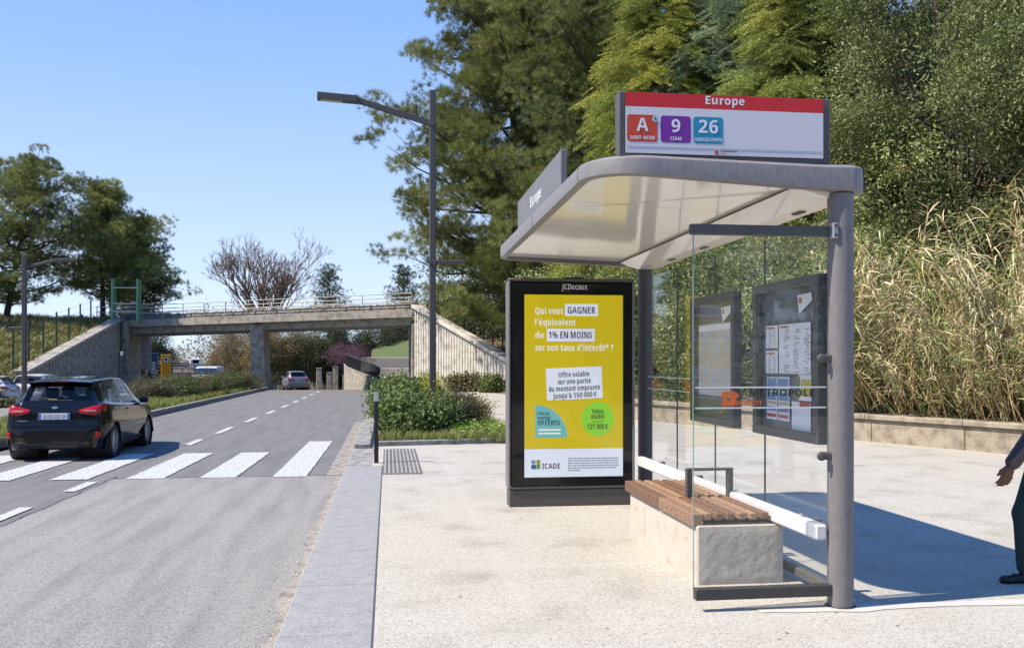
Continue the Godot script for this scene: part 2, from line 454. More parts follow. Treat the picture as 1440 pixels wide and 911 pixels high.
func roads() -> void:
	# the ground far and wide
	var rows := []
	for z in [60.0, 0.0, -30.0, -58.0, -70.0, -90.0, -110.0, -140.0, -300.0, -900.0, -2500.0]:
		var r := []
		for x in [-2500.0, -600.0, -120.0, -60.0, -30.0, 0.0, 30.0, 60.0, 120.0, 600.0, 2500.0]:
			r.append(Vector3(x, -0.3 + fall(z) - (0.0 if z > -140.0 else 1.0), z))
		rows.append(r)
	var m := MB.new()
	m.sheet(rows)
	struct("ground", m, M.earth)
	var road := struct("road", strip(-7.5, -0.55, 14.0, -112.0, ROAD), M.road)
	obj("worn_asphalt", strip(-4.08, -0.56, 13.0, -14.46, ROAD + 0.006), M.road_worn, road)
	obj("gutter", strip(-0.95, -0.58, -14.5, -27.0, ROAD + 0.006), M.gutter, road)
	struct("side_street", strip(-14.7, -11.1, 14.0, -112.0, ROAD), M.street)
	# pale dirt washed against the kerb, with a ragged edge
	var dirt := []
	var fe := FastNoiseLite.new()
	fe.seed = 8; fe.frequency = 1.1; fe.fractal_octaves = 4
	for i in 140:
		var z := 1.0 - i * 0.11
		var w := 0.13 + 0.10 * fe.get_noise_1d(z) + 0.03 * fe.get_noise_1d(z * 7.0)
		dirt.append([Vector3(-0.64 - w, ROAD + 0.010, z), Vector3(-0.60, ROAD + 0.016, z)])
	var dm := MB.new()
	dm.sheet(dirt)
	obj("gutter_dirt", dm, M.gutter, road)
	# crosswalk: broad stripes along the road
	var k := 0
	for s in [[-7.15, -6.6], [-6.05, -5.52], [-4.97, -4.43], [-3.88, -3.34], [-2.82, -2.29], [-1.74, -1.24]]:
		var far: float = -20.6 if k == 5 else -18.25
		var b := MB.new()
		var left := []
		var right := []
		for i in 30:
			var z := lerpf(-14.45 + 0.02 * k, far, i / 29.0)
			left.append(Vector2(s[0] + 0.001 * i + 0.018 * fe.get_noise_2d(z * 4.0, k * 9.0), z))
			right.append(Vector2(s[1] + 0.001 * i + 0.018 * fe.get_noise_2d(z * 4.0, k * 9.0 + 4.0), z))
		left.reverse()
		b.slab(right + left, ROAD + 0.012, ROAD + 0.012)
		obj("crosswalk_stripe", b, M.paint, road)
		k += 1
	var dashes := [[-9.6, -11.75], [-13.1, -14.1], [-20.0, -21.45]]
	for i in 8: dashes.append([-23.2 - 4.2 * i, -25.35 - 4.2 * i])
	for d in dashes:
		var x := -4.30 + clampf((-d[0] - 10.0) * 0.013, 0.0, 0.3)
		obj("lane_dash", strip(x - 0.08, x + 0.08, d[0], d[1], ROAD + 0.012), M.paint, road)
	# the tar seam between old and newer asphalt
	var seam := MB.new()
	for i in 60:
		var z := 2.0 - i * 0.28
		seam.box(Vector3(-4.08 + 0.015 * sin(i * 1.7), ROAD + 0.004, z), Vector3(0.008 + 0.009 * absf(sin(i * 2.3)), 0.012, 0.285))
	for i in 36:
		seam.box(Vector3(-4.05 + i * 0.097, ROAD + 0.004, -14.46 + 0.012 * sin(i * 1.3)), Vector3(0.098, 0.012, 0.010 + 0.012 * absf(sin(i * 3.1))))
	obj("tar_seam", seam, mat(lin(0.06, 0.058, 0.056), 0.9), road).set_meta("kind", "stuff")
	# the planted strip between the two carriageways
	var isl := MB.new()
	var poly := [Vector2(-8.4, -19.2), Vector2(-7.65, -22.0), Vector2(-7.6, -30.0), Vector2(-7.6, -61.5), Vector2(-8.2, -64.0), Vector2(-10.0, -64.0), Vector2(-11.0, -60.0), Vector2(-11.0, -22.0), Vector2(-10.0, -18.6)]
	isl.slab(poly, -0.3, -0.03)
	struct("central_strip", isl, M.turf)
	var kb := MB.new()
	var path := [Vector2(-10.0, -18.5), Vector2(-9.1, -18.55), Vector2(-8.3, -19.2), Vector2(-7.55, -22.0), Vector2(-7.5, -30.0), Vector2(-7.5, -61.5), Vector2(-8.1, -64.1), Vector2(-10.0, -64.1)]
	for i in path.size() - 1:
		var a: Vector2 = path[i]
		var b: Vector2 = path[i + 1]
		var d := b - a
		kb.box(Vector3((a.x + b.x) / 2, -0.09, (a.y + b.y) / 2), Vector3(0.16, 0.22, d.length() + 0.06), 0.02, Basis(Vector3.UP, atan2(d.x, d.y)))
	kb.box(Vector3(-11.05, -0.09, -41.0), Vector3(0.16, 0.2, 38.0), 0.02)
	struct("central_kerb", kb, M.kerb)
	# pavement beyond the side street
	var lot := []
	for i in 64:
		var z := 14.0 - i * 2.0
		var r := []
		for q in [[-26.0, -0.47], [-20.0, -0.47], [-15.2, -0.46], [-14.95, -0.06], [-14.75, -0.04]]:
			r.append(Vector3(q[0] + bend(z), lerpf(q[1], -0.04, clampf((-z - 47.0) / 8.0, 0.0, 1.0)) + fall(z), z))
		lot.append(r)
	var sp := MB.new()
	sp.sheet(lot)
	struct("side_pavement", sp, M.street)
	obj("kerb", _kerb_strip(-14.72, -10.0, -70.0), M.kerb, get_node("side_pavement"))

func _kerb_strip(x: float, z0: float, z1: float) -> MB:
	var b := MB.new()
	var z := z0
	while z > z1:
		b.box(Vector3(x + bend(z - 1), -0.10 + fall(z - 1), z - 1.0), Vector3(0.16, 0.16, 2.06), 0.02)
		z -= 2.0
	return b

func pavements() -> void:
	# pavement with a joint where the crossing begins
	var p1 := MB.new()
	p1.slab([Vector2(-0.085, 14), Vector2(16, 14), Vector2(16, -14.0), Vector2(-0.085, -12.95)], -0.3, 0.0)
	var pave := struct("pavement", p1, M.paving)
	var p2 := MB.new()
	p2.slab([Vector2(-0.085, -12.965), Vector2(16, -14.015), Vector2(16, -62), Vector2(-0.25, -62), Vector2(-0.25, -14.3), Vector2(-0.085, -14.3)], -0.3, 0.0)
	obj("paving_slab", p2, M.paving, pave)
	# mortar band where the shelter's end was set into the paving
	var up := []
	var dn := []
	var fm := FastNoiseLite.new()
	fm.seed = 12; fm.frequency = 0.9; fm.fractal_octaves = 4
	for i in 60:
		var x := 2.35 + i * 0.075
		var swell := 0.10 * exp(-pow((x - 2.95) / 0.25, 2.0))
		up.append(Vector2(x, -5.70 + 0.02 * fm.get_noise_1d(x * 3.0) - swell * 0.4))
		dn.append(Vector2(x, -5.60 + 0.03 * fm.get_noise_1d(x * 3.0 + 40.0) + swell * 0.5 + maxf(0.0, x - 3.4) * 0.03))
	dn.reverse()
	var mo := MB.new()
	mo.slab(up + dn, 0.004, 0.004)
	obj("mortar_band", mo, ground_mat(lin(0.50, 0.485, 0.435), fine_grain, 1.1, null, 1, 0.9), pave)
	# wide granite kerb, stone by stone
	var kerb := Node3D.new()
	kerb.name = "granite_kerb"
	add_child(kerb)
	kerb.set_meta("kind", "structure")
	var z := 3.0
	var i := 0
	while z > -14.0:
		var b := MB.new()
		var l := minf(1.21, z + 14.25)
		var x0 := -0.645 + 0.004 * sin(i * 2.1)
		b.box(Vector3((x0 - 0.088) / 2, -0.14 + 0.002 * sin(i * 1.7), z - l / 2), Vector3(-0.088 - x0, 0.296, l - 0.007), 0.012)
		obj("kerb_stone", b, M.granite, kerb)
		z -= l
		i += 1
	# dropped stones at the crossing, then a narrow kerb
	for k in 3:
		var b := MB.new()
		b.box(Vector3(-0.445, -0.155, -14.80 - k * 1.09), Vector3(0.385, 0.27 - 0.02, 1.08), 0.012)
		obj("kerb_stone", b, M.kerb, kerb)
	z = -17.55
	while z > -56.0:
		var b := MB.new()
		b.box(Vector3(-0.49 + bend(z), -0.075, z - 0.6), Vector3(0.30, 0.25, 1.193), 0.012)
		obj("kerb_stone", b, M.kerb, kerb)
		z -= 1.2
	var filler := MB.new()
	filler.slab([Vector2(-0.24, -14.3), Vector2(-0.255, -17.5), Vector2(-0.33, -62), Vector2(-0.45, -62), Vector2(-0.45, -14.3)], -0.3, -0.035)
	obj("paving_edge", filler, M.paving, pave)
	# ribbed warning slab at the crossing
	var t := MB.new()
	t.box(Vector3(0.2, 0.002, -15.05), Vector3(0.57, 0.012, 3.75), 0.003)
	var tac := struct("tactile_slab", t, M.dark_kerb)
	var ribs := MB.new()
	for k in 9:
		ribs.box(Vector3(-0.045 + k * 0.061, 0.011, -15.05), Vector3(0.032, 0.012, 3.68), 0.004)
	obj("rib", ribs, M.granite, tac).set_meta("kind", "stuff")
	# grit that gathers along the kerb
	var g := MB.new()
	g.box(Vector3.ZERO, Vector3(0.014, 0.009, 0.012), 0.003)
	var xf := []
	var tints := []
	for k in 1500:
		var s := rng.randf_range(0.4, 1.6)
		var px := -0.655 - absf(rng.randfn(0.0, 0.05))
		xf.append(Transform3D(Basis.from_euler(Vector3(rng.randf() * 6, rng.randf() * 6, 0)).scaled(Vector3.ONE * s), Vector3(px, ROAD + 0.008, rng.randf_range(-3.5, -14.3))))
		var q := rng.randf_range(0.18, 0.5)
		tints.append(Color(q, q * 0.9, q * 0.76))
	var gm := mat(Color(1, 1, 1), 0.95)
	gm.vertex_color_use_as_albedo = true
	M.tinted = gm
	var go := copies("gravel", g.mesh(), gm, self, xf, tints)
	tag(go, "loose grit gathered in the gutter along the granite kerb", "gravel")
	# trodden gum and small dark spots
	var spot := MB.new()
	var ring := []
	for k in 9: ring.append(Vector3(cos(k * TAU / 9) * (1.0 + 0.25 * sin(k * 2.3)), 0, -sin(k * TAU / 9) * (1.0 + 0.2 * cos(k * 3.1))))
	for k in 9: spot.tri(Vector3.ZERO, ring[k], ring[(k + 1) % 9])
	xf = []
	tints = []
	for k in 120:
		var sz := rng.randf_range(0.004, 0.013)
		xf.append(Transform3D(Basis(Vector3.UP, rng.randf() * TAU).scaled(Vector3(sz, 1, sz * rng.randf_range(0.6, 1.0))), Vector3(rng.randf_range(0.0, 7.5), 0.0045, rng.randf_range(-3.6, -16.0))))
		var q := rng.randf_range(0.16, 0.30)
		tints.append(Color(q, q * 0.95, q * 0.88))
	var gum := copies("gum_spots", spot.mesh(), gm, self, xf, tints)
	tag(gum, "dark trodden gum spots on the pale pavement", "stains")
	# edge of the flower bed
	var bed := MB.new()
	bed.slab([Vector2(-0.2, -17.7), Vector2(2.3, -18.15), Vector2(2.7, -21.5), Vector2(2.75, -27.6), Vector2(2.5, -33), Vector2(2.2, -45), Vector2(1.4, -53.0), Vector2(-0.3, -50)], -0.2, 0.05)
	struct("flower_bed", bed, M.earth)
	var e := MB.new()
	var pts := [Vector2(-0.25, -17.6), Vector2(2.4, -18.06), Vector2(5.0, -18.6)]
	for k in 2:
		var a: Vector2 = pts[k]
		var b: Vector2 = pts[k + 1]
		var d := b - a
		e.box(Vector3((a.x + b.x) / 2, 0.03, (a.y + b.y) / 2), Vector3(0.12, 0.13, d.length()), 0.015, Basis(Vector3.UP, atan2(d.x, d.y)))
	struct("bed_kerb", e, M.kerb)
	# low stone wall with coping, in lengths
	var wall := thing("low_wall", "low cream stone wall with projecting coping below the reeds", "wall")
	var A := Vector2(13.2, -7.8)
	var B := Vector2(4.4, -30.72)
	var n := 12
	var dir := (B - A) / n
	var turn := Basis(Vector3.UP, atan2(dir.x, dir.y))
	for k in n:
		var c := A + dir * (k + 0.5)
		block("wall_block", Vector3(c.x + 0.15, 0.18, c.y), Vector3(0.30, 0.50, dir.length() - 0.012), M.wall_stone, wall, 0.012, turn)
		block("coping_stone", Vector3(c.x + 0.13, 0.487, c.y), Vector3(0.40, 0.105, dir.length() - 0.008), M.wall_stone, wall, 0.018, turn)

func bridge() -> void:
	var br := thing("road_bridge", "concrete railway bridge over the road with pipe railings and ballast", "bridge")
	var R0 := Vector3(1.35, 0, -54.0)
	var L0 := Vector3(-17.4, 0, -63.6)
	var back := Vector3(0, 0, -7.5)
	# deck edge beam, recessed girder and slab as lengths along the bridge
	var beam := func(y0r: float, y1r: float, y0l: float, y1l: float, inset: float, depth: float) -> MB:
		var m := MB.new()
		var o := Vector3(0, 0, -inset)
		var a := R0 + o; var b := L0 + o
		var w := Vector3(0, 0, -depth)
		var p := [a + Vector3.UP * y0r, a + Vector3.UP * y1r, b + Vector3.UP * y0l, b + Vector3.UP * y1l]
		m.quad(p[2], p[0], p[1], p[3])
		m.quad(p[3], p[1], p[1] + w, p[3] + w)
		m.quad(p[0] , p[2], p[2] + w, p[0] + w)
		m.quad(p[0] + w, p[2] + w, p[3] + w, p[1] + w)
		m.quad(p[0], p[0] + w, p[1] + w, p[1])
		m.quad(p[2] + w, p[2], p[3], p[3] + w)
		return m
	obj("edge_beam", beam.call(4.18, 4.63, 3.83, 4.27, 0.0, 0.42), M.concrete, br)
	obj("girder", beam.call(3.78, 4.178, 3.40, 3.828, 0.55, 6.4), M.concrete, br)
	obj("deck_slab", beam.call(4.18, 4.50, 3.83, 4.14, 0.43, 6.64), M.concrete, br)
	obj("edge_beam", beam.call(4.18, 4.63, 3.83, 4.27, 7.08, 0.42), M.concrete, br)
	# ballast shoulder, rough on top
	var rows := []
	for i in 9:
		var r := []
		for k in 121:
			var t := k / 120.0
			var p: Vector3 = R0.lerp(L0, t) + back * [0.06, 0.075, 0.20, 0.35, 0.5, 0.65, 0.80, 0.925, 0.94][i]
			var hump: float = [0.0, 0.44, 0.47, 0.40, 0.41, 0.40, 0.37, 0.30, 0.0][i]
			p.y = lerpf(4.5, 4.14, t) + 0.06 + hump + rng.randf_range(-0.05, 0.05)
			r.append(p)
		rows.append(r)
	var bl := MB.new()
	bl.sheet(rows, true)
	obj("ballast", bl, M.ballast, br)
	# pipe railings on both edges
	for side in 2:
		var off := Vector3(0, 0, -0.2 - side * 7.1)
		var n := 13
		for k in n + 1:
			var t := float(k) / n
			var p := R0.lerp(L0, t) + off
			var y := lerpf(4.63, 4.27, t)
			var b := MB.new()
			b.rod(Vector3(p.x, y - 0.05, p.z), Vector3(p.x, y + 0.97, p.z), 0.028, 6)
			obj("railing_post", b, M.rail, br)
		for h in [0.42, 0.70, 0.95]:
			var b := MB.new()
			b.rod(R0 + off + Vector3.UP * (4.63 + h), L0 + off + Vector3.UP * (4.27 + h), 0.026, 6)
			obj("rail", b, M.rail, br)
	# pier on the planted strip
	var pier := MB.new()
	var q := func(x: float, y: float, z: float) -> Vector3: return Vector3(x, y, z)
	var f := [q.call(-8.5, -0.2, -58.9), q.call(-7.6, -0.2, -59.1), q.call(-7.75, 3.82, -59.1), q.call(-8.5, 3.82, -58.9)]
	var g := f.map(func(p: Vector3) -> Vector3: return p + Vector3(0, 0, -3.0))
	pier.quad(f[0], f[1], f[2], f[3]); pier.quad(f[1], g[1], g[2], f[2]); pier.quad(g[0], f[0], f[3], g[3]); pier.quad(g[1], g[0], g[3], g[2])
	obj("pier", pier, M.concrete, br)
	# abutments that carry the deck
	var ab := MB.new()
	ab.box(Vector3(2.35, 1.62, -58.3), Vector3(2.0, 4.3, 8.4), 0.02)
	obj("abutment", ab, M.concrete, br)
	var al := MB.new()
	al.box(Vector3(-18.35, 1.45, -65.9), Vector3(2.0, 4.3, 4.8), 0.02)
	obj("abutment", al, M.concrete, br)
	var corner := MB.new()
	corner.box(Vector3(-17.12, 1.9, -63.42), Vector3(0.5, 4.55, 0.5), 0.05)
	obj("corner_pillar", corner, M.concrete, br)
	# wing walls with vertical ribs under a sloping coping
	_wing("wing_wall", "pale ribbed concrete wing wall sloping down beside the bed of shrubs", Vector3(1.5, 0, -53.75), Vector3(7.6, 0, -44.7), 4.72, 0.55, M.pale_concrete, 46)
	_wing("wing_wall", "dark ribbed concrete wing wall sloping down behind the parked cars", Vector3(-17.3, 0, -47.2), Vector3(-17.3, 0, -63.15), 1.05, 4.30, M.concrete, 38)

func _wing(called: String, label: String, a: Vector3, b: Vector3, ya: float, yb: float, material: Material, n: int) -> void:
	var w := thing(called, label, "wall")
	var d := (b - a).normalized()
	var out := Vector3(0, 1, 0).cross(d)   # towards the road
	if out.x * signf(a.x) > 0 : out = -out
	if out.dot(Vector3(0, 1.6, 0) - a) < 0: out = -out
	var body := MB.new()
	var bk := -out * 0.5
	var lo := Vector3.UP * -0.4
	var p := [a + lo, b + lo, b + Vector3.UP * yb, a + Vector3.UP * ya]
	if (p[1] - p[0]).cross(p[2] - p[0]).dot(out) < 0:
		body.quad(p[1], p[0], p[3], p[2])
	else:
		body.quad(p[0], p[1], p[2], p[3])
	body.quad(p[1] + bk, p[0] + bk, p[3] + bk, p[2] + bk)
	body.quad(p[1], p[1] + bk, p[2] + bk, p[2]); body.quad(p[0] + bk, p[0], p[3], p[3] + bk)
	obj("wall_body", body, material, w)
	for k in n:
		var t := (k + 0.5) / n
		var c := a.lerp(b, t)
		var y := lerpf(ya, yb, t) - 0.16
		if y < 0.2: continue
		var rb := MB.new()
		rb.box(c + out * 0.012 + Vector3.UP * (y / 2 - 0.1), Vector3((b - a).length() / n * 0.52, y + 0.2, 0.05), 0.012, Basis(d, Vector3.UP, d.cross(Vector3.UP)))
		obj("rib", rb, material, w)
	var cp := MB.new()
	var top_a := a + Vector3.UP * (ya + 0.04)
	var top_b := b + Vector3.UP * (yb + 0.04)
	var sd := (top_b - top_a).normalized()
	var up := out.cross(sd).normalized()
	if up.y < 0: up = -up
	cp.box((top_a + top_b) / 2 - out * 0.2, Vector3((top_b - top_a).length() + 0.2, 0.20, 0.78), 0.03, Basis(sd, up, sd.cross(up)))
	obj("coping", cp, material, w)

func banks() -> void:
	var rows := []
	var wl := func(t: float) -> Vector2: return Vector2(13.2, -7.8).lerp(Vector2(3.6, -32.8), t)
	for i in 26:
		var r := []
		for j in 22:
			var t := i / 25.0
			var base: Vector2 = wl.call(t)
			var s := pow(j / 21.0, 1.6) * 45.0 + 0.2
			var x := base.x + s * 0.93
			var z := base.y - s * 0.36 * (1.0 - t * 0.2)
			var y := 0.42 + minf(s * 0.20, 5.0) + (0.10 * sin(x * 1.3 + z) * minf(s, 1.0))
			r.append(Vector3(x, y, z))
		rows.append(r)
	var m := MB.new()
	m.sheet(rows, false)
	struct("wooded_bank", m, M.earth)
	# bank behind the pale wing wall, up to the railway
	rows = []
	for i in 17:
		var t := i / 16.0
		var r := []
		for j in 12:
			var s := j / 11.0
			var foot := Vector3(1.2, 4.45, -54.1).lerp(Vector3(7.9, 0.25, -44.4), t)
			var top := Vector3(4.0, 5.0, -62.0).lerp(Vector3(46.0, 5.4, -52.0), t)
			var p := foot.lerp(top, s)
			p.y = lerpf(foot.y, top.y, minf(s * (1.3 + t), 1.0)) + 0.08 * sin(i * 2.1 + j * 1.7)
			r.append(p + Vector3(0.25, -0.08, -0.2))
		rows.append(r)
	m = MB.new()
	m.sheet(rows, true)
	struct("railway_bank", m, M.earth)
	# grassy bank behind the dark wing wall
	rows = []
	for i in 20:
		var z := -40.0 - i * 1.7
		var r := []
		var h := clampf(lerpf(1.0, 4.25, (-z - 47.2) / 15.9), -0.2, 4.3)
		for j in 12:
			var s := j / 11.0
			var x := -17.65 - s * 22.0
			r.append(Vector3(x, lerpf(h, 4.5, minf(1.0, s * 1.9)) - 0.05 + 0.12 * sin(x * 0.9 + z), z))
		rows.append(r)
	m = MB.new()
	m.sheet(rows, true)
	struct("grass_bank", m, M.turf)
	# railway bed beyond the grass bank
	m = MB.new()
	m.slab([Vector2(-17.4, -63.4), Vector2(-60, -84), Vector2(-60, -92), Vector2(-17.4, -71.4)], 1.0, 4.3)
	struct("railway_bed", m, M.ballast)
	# fences along both wing walls: posts with thin wires
	_fence("green steel fence climbing the grassy bank above the dark wall", Vector3(-17.95, 0, -41.5), Vector3(-17.95, 0, -63.0), 0.5, 4.25, 11, 1.75)
	_fence("green steel fence stepping down the bank above the pale wall", Vector3(2.4, 0, -54.0), Vector3(9.2, 0, -44.2), 4.35, 0.4, 15, 1.9)

func _fence(label: String, a: Vector3, b: Vector3, ya: float, yb: float, n: int, h: float) -> void:
	var f := thing("mesh_fence", label, "fence")
	for k in n + 1:
		var t := float(k) / n
		var p := a.lerp(b, t) + Vector3.UP * lerpf(ya, yb, t)
		var m := MB.new()
		m.box(p + Vector3.UP * (h / 2 - 0.2), Vector3(0.075, h + 0.4, 0.075), 0.01)
		obj("fence_post", m, M.fence_green, f)
	for i in 5:
		var m := MB.new()
		var y := 0.1 + i * (h - 0.2) / 4.0
		m.rod(a + Vector3.UP * (ya + y), b + Vector3.UP * (yb + y), 0.007, 4)
		obj("fence_wire", m, M.fence_green, f)

# flat shapes for print: a rounded rectangle or a disc on the plane spanned by basis t at p (centre)
func flat_round(p: Vector3, t: Basis, w: float, h: float, r: float) -> MB:
	var m := MB.new()
	var pts := []
	for q in [[1, 1, 0], [-1, 1, 1], [-1, -1, 2], [1, -1, 3]]:
		for k in 6:
			var a = (q[2] + k / 5.0) * PI / 2
			pts.append(p + t * Vector3(q[0] * (w / 2 - r) + cos(a) * r, q[1] * (h / 2 - r) + sin(a) * r, 0))
	for k in pts.size(): m.tri(p, pts[k], pts[(k + 1) % pts.size()])
	return m
func card(parent: Node, called: String, p: Vector3, t: Basis, w: float, h: float, material: Material) -> MeshInstance3D:
	var m := MB.new()
	m.box(p, Vector3(w, h, 0.0015), 0.0, t)
	return obj(called, m, material, parent)

func _roof(x: float, z: float) -> Vector2:   # heights of the roof's top and bottom edge
	var u := (x - 1.24) / 1.9
	var w := (-5.62 - z) / 4.78
	var flat := smoothstep(0.78, 0.98, u) * 0.012
	return Vector2(lerpf(lerpf(2.89, 2.845, u), lerpf(2.90, 2.85, u), w) + flat, lerpf(lerpf(2.785, 2.68, u), lerpf(2.75, 2.67, u), w) + flat)

func shelter() -> void:
	var s := thing("bus_shelter", "grey bus shelter with cream ceiling, glass walls and a route sign", "bus shelter")
	# plan of the roof, corners rounded
	var plan := []
	for q in [[1.245, -5.61, 0.40, PI, 1.5 * PI], [3.09, -5.61, 0.12, 1.5 * PI, TAU], [3.09, -10.40, 0.12, 0.0, 0.5 * PI], [1.245, -10.40, 0.12, 0.5 * PI, PI]]:
		var r: float = q[2]
		var cx: float = q[0] + (r if q[0] < 2 else -r)
		var cz: float = q[1] - r if q[1] > -8 else q[1] + r
		for k in 13:
			var a := lerpf(q[3], q[4], k / 12.0)
			plan.append([Vector2(cx + cos(a) * r, cz - sin(a) * r), Vector2(cos(a), -sin(a))])
	var long := []
	for k in plan.size():   # more points along the straight sides
		var a: Array = plan[k]
		var b: Array = plan[(k + 1) % plan.size()]
		var n := maxi(1, int((b[0] - a[0]).length() / 0.15))
		for i in n:
			long.append([a[0].lerp(b[0], float(i) / n), a[1].lerp(b[1], float(i) / n).normalized()])
	long.append(long[0])
	var fm := MB.new()
	# outer face, upper bevel with the roof edge, lower rim: separate sheets keep the face flat
	for lvs in [[[-0.004, -0.008, 1], [0.0, -0.5, 1], [-0.004, 0.008, 0]], [[-0.11, 0.035, 1], [-0.03, 0.008, 1], [-0.012, 0.001, 1], [-0.004, -0.008, 1]], [[-0.004, 0.008, 0], [-0.012, 0.0, 0], [-0.06, 0.0, 0]], [[-0.06, 0.0, 0], [-0.085, 0.045, 0]]]:
		var rows := []
		for lv in lvs:
			var r := []
			for e in long:
				var q: Vector2 = e[0] + e[1] * lv[0]
				var h := _roof(e[0].x, e[0].y)
				var y: float = h.x + lv[1] if lv[2] == 1 else h.y + lv[1]
				if lv[1] == -0.5: y = (h.x + h.y) / 2
				r.append(Vector3(q.x, y, q.y))
			rows.append(r)
		fm.sheet(rows, true)
	obj("roof_fascia", fm, M.fascia, s)
	var inner := PackedVector2Array()
	for e in long.slice(0, long.size() - 1): inner.append(e[0] - e[1] * 0.08)
	var ix := Geometry2D.triangulate_polygon(inner)
	var top := MB.new()
	var under := MB.new()
	for k in range(0, ix.size(), 3):
		var a := []
		var b := []
		for i in 3:
			var q := inner[ix[k + i]]
			var h := _roof(q.x, q.y)
			a.append(Vector3(q.x, h.x + 0.03, q.y)); b.append(Vector3(q.x, h.y + 0.04, q.y))
		if (a[1] - a[0]).cross(a[2] - a[0]).y < 0:
			top.tri(a[0], a[2], a[1]); under.tri(b[0], b[1], b[2])
		else:
			top.tri(a[0], a[1], a[2]); under.tri(b[0], b[2], b[1])
	obj("roof_top", top, M.fascia, s)
	obj("ceiling", under, M.cream, s)
	# seams between roof panels and fascia lengths
	for z in [-6.85, -8.05, -9.25]:
		var y0 := _roof(1.34, z).y + 0.0385
		var y1 := _roof(2.6, z).y + 0.0385
		var sm := MB.new()
		sm.quad(Vector3(1.34, y0, z), Vector3(2.6, y1, z), Vector3(2.6, y1, z + 0.004), Vector3(1.34, y0, z + 0.004))
		obj("panel_seam", sm, M.grey_metal, s)
	for z in [-6.02, -8.0]:
		var h := _roof(1.245, z)
		block("fascia_joint", Vector3(1.2452, (h.x + h.y) / 2, z), Vector3(0.002, h.x - h.y - 0.02, 0.004), M.dark_metal, s)
	# slanted inner edge and the beam over the back wall
	var bm := MB.new()
	var f0 := _roof(2.9, -5.7).y
	var f1 := _roof(2.9, -10.3).y
	for q in [[2.62, 0.034, 2.84, -0.03], [2.84, -0.03, 3.02, -0.032], [3.02, -0.032, 3.02, 0.03]]:
		bm.quad(Vector3(q[0], f1 + q[1], -10.32), Vector3(q[2], f1 + q[3], -10.32), Vector3(q[2], f0 + q[3], -5.70), Vector3(q[0], f0 + q[1], -5.70))
	bm.quad(Vector3(2.62, f0 + 0.034, -5.70), Vector3(2.84, f0 - 0.03, -5.70), Vector3(3.02, f0 - 0.032, -5.70), Vector3(3.02, f0 + 0.03, -5.70))
	obj("back_beam", bm, M.cream, s)
	for z in [-6.3, -7.3, -8.3, -9.3]:
		var y := lerpf(f0, f1, (-z - 5.5) / 4.8) - 0.034
		block("ceiling_light", Vector3(2.92, y, z), Vector3(0.05, 0.012, 0.14), M.dark_metal, s, 0.004)
	# posts
	var post := MB.new()
	post.cyl(Vector3(2.935, -0.05, -5.71), Vector3.UP, 0.083, 2.74, 40)
	var pn := obj("post", post, M.post_metal, s)
	var fp := MB.new()
	fp.cyl(Vector3(2.95, -0.05, -10.40), Vector3.UP, 0.083, 2.75, 32)
	obj("post", fp, M.grey_metal, s)
	var foot := MB.new()
	foot.lathe(Vector3(2.935, 0, -5.71), Vector3.UP, [[0.10, -0.01], [0.10, 0.004], [0.086, 0.006], [0.083, 0.012]], 32)
	obj("collar", foot, M.dark_metal, pn)
	# end screen: top bar, pane, bottom bar, clamps
	block("screen_bar", Vector3(2.385, 2.443, -5.70), Vector3(0.95, 0.066, 0.05), M.grey_metal, s, 0.005)
	var br := block("bracket", Vector3(2.862, 2.445, -5.655), Vector3(0.035, 0.10, 0.055), M.silver, s, 0.004)
	for dy in [-0.03, 0.03]:
		var bolt := MB.new()
		bolt.cyl(Vector3(2.862, 2.445 + dy, -5.63), Vector3(0, 0, 1), 0.009, 0.006, 10)
		obj("bolt", bolt, M.dark_metal, br)
	block("screen_bar", Vector3(2.40, 0.112, -5.70), Vector3(0.92, 0.075, 0.06), M.dark_metal, s, 0.006)
	var end_pane := block("glass_pane", Vector3(2.39, 1.28, -5.712), Vector3(0.905, 2.27, 0.010), M.glass, s)
	block("glass_edge", Vector3(1.9365, 1.28, -5.712), Vector3(0.004, 2.27, 0.011), mat(lin(0.20, 0.27, 0.25), 0.2), end_pane)
	for y in [1.62, 0.985]:
		var cl := block("clamp", Vector3(2.825, y, -5.70), Vector3(0.085, 0.05, 0.05), M.grey_metal, s, 0.01)
		var kn := MB.new()
		kn.lathe(Vector3(2.785, y, -5.676), Vector3(0, 0, 1), [[0.030, 0.0], [0.030, 0.010], [0.022, 0.016], [0.012, 0.017], [0.0, 0.019]], 20)
		obj("knob", kn, M.grey_metal, cl)
	# back wall of four panes
	var zs := [-5.83, -6.98, -8.10, -9.22, -10.30]
	for k in 4:
		var g := block("glass_pane", Vector3(2.955, 1.33, (zs[k] + zs[k + 1]) / 2), Vector3(0.010, 2.46, zs[k] - zs[k + 1] - 0.012), M.glass, s)
		if k < 3: block("joint_seal", Vector3(2.955, 1.33, zs[k + 1]), Vector3(0.012, 2.46, 0.010), M.dark_metal, s)
		_print_band(g, Vector3(2.948, 1.36, (zs[k] + zs[k + 1]) / 2), Basis(Vector3(0, 0, 1), Vector3.UP, Vector3(-1, 0, 0)), zs[k] - zs[k + 1] - 0.03)
	_print_band(end_pane, Vector3(2.39, 1.366, -5.704), Basis(), 0.885)
	block("sill_rail", Vector3(2.955, 0.075, -8.06), Vector3(0.05, 0.06, 4.5), M.grey_metal, s, 0.006)
	# leaning rail
	var rail := block("leaning_rail", Vector3(2.80, 0.485, -7.88), Vector3(0.085, 0.105, 4.36), M.white_metal, s, 0.014)
